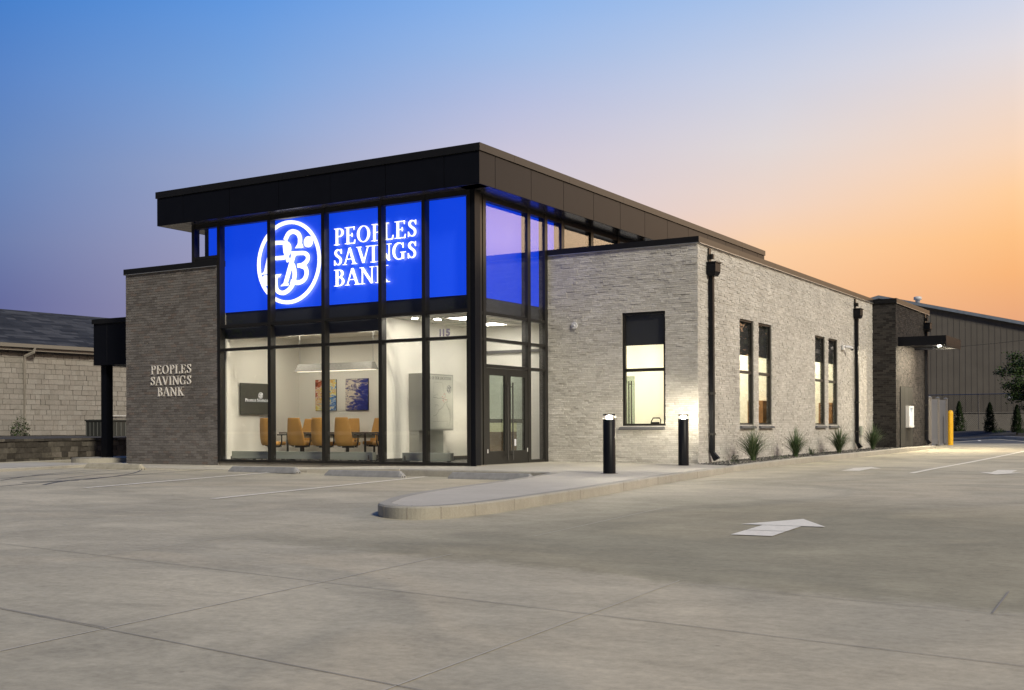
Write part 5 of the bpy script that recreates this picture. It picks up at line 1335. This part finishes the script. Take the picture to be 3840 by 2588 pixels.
# conifers
def conifer(x, y, h, r, lb):
    z = .42; t = empty('arborvitae', (x,y,z), lb, 'tree', 'dark arborvitae in front of the chain link fence')
    a = MB(); a.tube([(0,0,-.2),(0,0,h*.85)], [.05,.01], 6); a.build('trunk', M['bark'], t)
    a = MB()
    for _ in range(1500):
        k = random.random()**1.15; zz = h*(.02+.97*k)
        prof = (1-k)**.62*(.75+.25*min(1, k*6)); rr = r*prof*(.55+.5*random.random()); an = random.random()*6.283
        rr *= 1+.18*math.sin(an*3+zz*4)
        c = Vector((rr*math.cos(an), rr*math.sin(an), zz)); s = random.uniform(.03,.075)
        u = Vector((math.cos(an)*.4+random.gauss(0,.3), math.sin(an)*.4+random.gauss(0,.3), 1)).normalized()*s*1.6; v = Vector((-math.sin(an), math.cos(an), random.gauss(0,.4))).normalized()*s*.6
        a.add([tuple(c-u*.5),tuple(c+v),tuple(c+u),tuple(c-v)], [(0,1,2,3)])
    a.build('crown', M['leafarb'], t)
conifer(-1.75, 65.0, 2.15, .52, 'dark narrow conifer nearest the yellow bollard')
conifer(.75, 62.0, 1.98, .50, 'dark narrow conifer in the middle of the three by the chain link fence')
conifer(2.95, 58.3, 1.75, .44, 'dark narrow conifer rightmost by the chain link fence')
# broadleaf tree at right
bt_ = empty('broadleaf_tree', (4.25,60,.6), 'dark spreading broadleaf tree at the right edge in front of the warehouse', 'tree')
a = MB(); a.tube([(0,0,-.3),(.05,0,1.2),(-.05,.1,2.4),(.05,0,4.3)], [.13,.11,.08,.03], 8)
tips = []
for k in range(34):
    an = random.random()*6.283; z0 = random.uniform(.8,3.9); L = random.uniform(1.2,2.9)*(1-.14*abs(z0-2.2)); el = random.uniform(.15,.75)
    p0 = Vector((0,0,z0)); p2 = p0+Vector((math.cos(an)*L, math.sin(an)*L, L*el*.8)); p1 = (p0+p2)/2+Vector((0,0,.18))
    a.tube([tuple(p0),tuple(p1),tuple(p2)], [.035,.022,.008], 5); tips += [p1, p2, (p1+p2)/2, p2+Vector((0,0,-.1))]
a.build('trunk', M['bark'], bt_)
a = MB()
for _ in range(15000):
    c = random.choice(tips)+Vector((random.gauss(0,.24), random.gauss(0,.24), random.gauss(0,.15))); s = random.uniform(.05,.10)
    u = Vector((random.gauss(0,1),random.gauss(0,1),random.gauss(0,.5))).normalized()*s; v = u.cross(Vector((random.gauss(0,1),random.gauss(0,1),1))).normalized()*s*.6
    a.add([tuple(c+u),tuple(c+v),tuple(c-u),tuple(c-v)], [(0,1,2,3)])
a.build('crown', M['leaf'], bt_)
def shrub(x, y, z, r, h, n, lb, m='leaf'):
    t = empty('shrub', (x,y,z), lb, 'shrub')
    a = MB()
    for _ in range(n):
        an = random.random()*6.283; q = random.random()**.5; el = random.random(); c = Vector((r*q*math.cos(an), r*q*math.sin(an), h*el*(1-q*q*.6))); s = random.uniform(.02,.045)
        u = Vector((random.gauss(0,1),random.gauss(0,1),random.gauss(0,.8))).normalized()*s; v = u.cross(Vector((random.gauss(0,1),1,1))).normalized()*s*.6
        a.add([tuple(c+u),tuple(c+v),tuple(c-u),tuple(c-v)], [(0,1,2,3)])
    a.build('foliage', M[m], t)
shrub(2.0, 57.5, .42, .42, .3, 260, 'low rounded shrub between the middle and right conifers')
shrub(4.1, 52.5, .42, .4, .26, 240, 'low rounded shrub right of the rightmost conifer')
shrub(-2.6, 62, .4, .35, 1.3, 200, 'sparse bush just behind the yellow bollard')

# ------------------------------------------------------------------ left background
rd = Vector((-.228,.973,0)).normalized(); rn = Vector((rd.y,-rd.x,0))      # rn faces the camera side (+x)
ro = Vector((-13.855,-1.957,0))-rd*14
rw = empty('retaining_wall', tuple(ro), 'brown split block retaining wall with a flat cap left of the drive through', 'wall')
a = MB(); L = 52
b0 = ro-rn*.02; b1 = b0+rd*L; b2 = b1-rn*.3; b3 = b0-rn*.3
a.hexa([(b0.x,b0.y,-.4),(b1.x,b1.y,-.4),(b2.x,b2.y,-.4),(b3.x,b3.y,-.4),(b0.x,b0.y,.51),(b1.x,b1.y,.51),(b2.x,b2.y,.51),(b3.x,b3.y,.51)][:8]); wp(a.build('wall_core', M['dark']), rw)
a = MB(); units(a, tuple(ro), tuple(rd), tuple(rn), L, -.25, .52, .152, .006, lambda: random.choice((.2,.3,.4,.45)), lambda: random.uniform(0,.015), tilt=.012, depth=.05); wp(a.build('blocks', M['retwall']), rw)
a = MB(); units(a, tuple(ro+rn*.03), tuple(rd), tuple(rn), L, .522, .60, .09, .006, lambda: random.uniform(.35,.45), lambda: random.uniform(0,.01), tilt=.004, depth=.36); wp(a.build('cap_blocks', M['retwall']), rw)
rk = MB(); q0 = ro+rn*.05; kerbline(rk, [(q0.x+rd.x*t_, q0.y+rd.y*t_) for t_ in (0,10,13,20,30,50)], .12, -.02, True, depth=.3); 
struct('wall_footing', rk, M['kerb'])
# lane between island and retaining wall is the pavement itself; raised ground behind the wall
rg = MB(); p0 = ro-rn*.3; p1 = p0+rd*L; rg.add([(p0.x,p0.y,.56),(p1.x,p1.y,.56),(p1.x-30,p1.y,.70),(p0.x-30,p0.y,.70)], [(0,1,2,3)])
struct('raised_ground', rg, M['mulch'])
# neighbour building
nd = Vector((.082,.997,0)).normalized(); nn = Vector((nd.y,-nd.x,0)); no0 = Vector((-26.2,6.75,0))-nd*9
nb = empty('neighbour_building', tuple(no0), 'low tan split block building with dark shingle roof at the left edge', 'building')
L = 42
def NP(s, o_, z): p = no0+nd*s+nn*o_; return (p.x, p.y, z)
a = MB(); a.hexa([NP(0,-.02,.2),NP(0,-14,.2),NP(L,-14,.2),NP(L,-.02,.2),NP(0,-.02,4.12),NP(0,-14,4.12),NP(L,-14,4.12),NP(L,-.02,4.12)]); wl = a.build('wall', M['cmuback']); wp(wl, nb)
a = MB(); units(a, tuple(no0), tuple(nd), tuple(nn), L, .62, 4.1, .203, .012, lambda: random.choice((.2,.2,.3,.4,.4)), lambda: random.choice((0,.0,.01,.02)), tilt=.010, depth=.04)
o = a.build('split_blocks', M['cmu']); o.parent = wl; o.matrix_parent_inverse = Matrix.Translation(-Vector(no0)); o.matrix_parent_inverse = Matrix.Translation(Vector((0,0,0)))
a = MB(); course = 0; zz = 4.20; oo = .32; N_ = 22
for k in range(N_):
    s = -.3
    z0_ = 4.20+k*(6.05-4.20)/N_; z1_ = 4.20+(k+1)*(6.05-4.20)/N_+.012; o0_ = .32-k*(5.32)/N_; o1_ = .32-(k+1)*(5.32)/N_
    s -= random.random()*.3
    while s < L+.3:
        l = random.uniform(.3,.95); d = random.uniform(.004,.014)
        a.add([NP(s,o0_,z0_+d),NP(s+l,o0_,z0_+d),NP(s+l,o1_,z1_),NP(s,o1_,z1_),NP(s,o0_,z0_-.02),NP(s+l,o0_,z0_-.02)], [(0,1,2,3),(4,5,1,0)]); s += l
rfn = a.build('roof', M['shingle']); wp(rfn, nb)
a = MB(); a.add([NP(-.3,-5.0,6.04),NP(L+.3,-5.0,6.04),NP(L+.3,-14.3,3.2),NP(-.3,-14.3,3.2)], [(0,3,2,1)]); a.add([NP(-.01,0,4.1),NP(-.01,-14,4.1),NP(-.01,-5,6.0)], [(0,1,2)]); wp(a.build('rear_roof_slope', M['shingle']), nb)
a = MB()
a.hexa([NP(-.3,.32,4.05),NP(-.3,.44,4.05),NP(L+.3,.44,4.05),NP(L+.3,.32,4.05),NP(-.3,.32,4.19),NP(-.3,.47,4.19),NP(L+.3,.47,4.19),NP(L+.3,.32,4.19)])
wp(a.build('gutter', M['gutter']), nb)
a = MB(); a.hexa([NP(-.3,.0,3.93),NP(-.3,.31,3.93),NP(L+.3,.31,3.93),NP(L+.3,.0,3.93),NP(-.3,.0,4.05),NP(-.3,.31,4.15),NP(L+.3,.31,4.15),NP(L+.3,.0,4.05)]); wp(a.build('eave_soffit', M['gutter']), nb)
a = MB(); s0 = 9.0+.95
a.tube([NP(s0+.25,.38,4.06),NP(s0+.22,.36,3.88),NP(s0,.12,3.72),NP(s0,.08,3.5),NP(s0,.08,.66)], .065, 6, False); wp(a.build('downspout', M['gutter']), nb)
# condenser beside the neighbour wall
ac = empty('air_conditioner', (-22.5,8.9,.6), 'dark ribbed condenser unit standing behind the drive through column', 'air conditioner')
a = MB(); a.box(-.35, .55, -.9, 1.6, -.03, .56); 
acb = a.build('casing', M['ac'], ac); a = MB()
for k in range(12): yk = -.88+k*.215; a.box(.5501, .57, yk, yk+.03, .0, .52)
for k in range(5): xk = -.32+k*.21; a.box(xk, xk+.03, -.92, -.9001, .0, .52)
a.build('louvre_ribs', M['aclight'], ac)
a = MB(); a.box(-.37, .59, -.93, 1.63, .5601, .62); a.build('lid', M['ac'], ac)
t = empty('meter_box', (-25.9,10.0,1.4), 'small pale electrical box on the block wall above the condenser', 'utility box')
pq = no0+nd*13.6+nn*.06
a = MB(); a.box(pq.x-.05, pq.x+.14, pq.y-.14, pq.y+.14, 1.30, 1.72); a.tube([(pq.x+.05,pq.y+.14,1.42),(pq.x+.3,pq.y+2.5,1.42)], .02, 6); wp(a.build('box_body', M['plastic']), t)
sh = no0+nd*9.6+nn*.35
shrub(sh.x, sh.y, .64, .36, .75, 420, 'small green shrub at the foot of the tan downspout on the left', 'leaf')

# distant tree line behind the camera and at the sides (seen in window reflections)
for i, (x, y, h, r) in enumerate([(13.5,46,7.2,2.8),(17,50,8.4,3.2),(20,44,7.6,3),(24.5,49,8.2,3.3),(28,42,7.4,3.0),(33,47,8.6,3.4),(38,38,8,3.4),(15,58,8.5,3.4),(21,60,9,3.4),(30,-52,8,4),(8,-58,9,4.5),(-30,-48,9,4.5),(-52,-40,10,5)]):
    t = empty('street_tree', (x,y,-.1), ['dark broadleaf tree across the street seen only in reflections'][0], 'tree', 'street trees outside the frame')
    a = MB(); a.tube([(0,0,0),(0,0,h*.6)], [.25,.1], 8); a.build('trunk', M['bark'], t)
    a = MB()
    cl_ = [(random.gauss(0,r*.45), random.gauss(0,r*.45), h*.08+random.random()*h*.86) for _ in range(34)]
    for _ in range(3800):
        c = Vector(random.choice(cl_))+Vector((random.gauss(0,r*.2),random.gauss(0,r*.2),random.gauss(0,r*.16))); s = random.uniform(.12,.25)
        u = Vector((random.gauss(0,1),random.gauss(0,1),random.gauss(0,.6))).normalized()*s; v = u.cross(Vector((random.gauss(0,1),1,1))).normalized()*s*.6
        a.add([tuple(c+u),tuple(c+v),tuple(c-u),tuple(c-v)], [(0,1,2,3)])
    a.build('crown', M['leaf'], t)
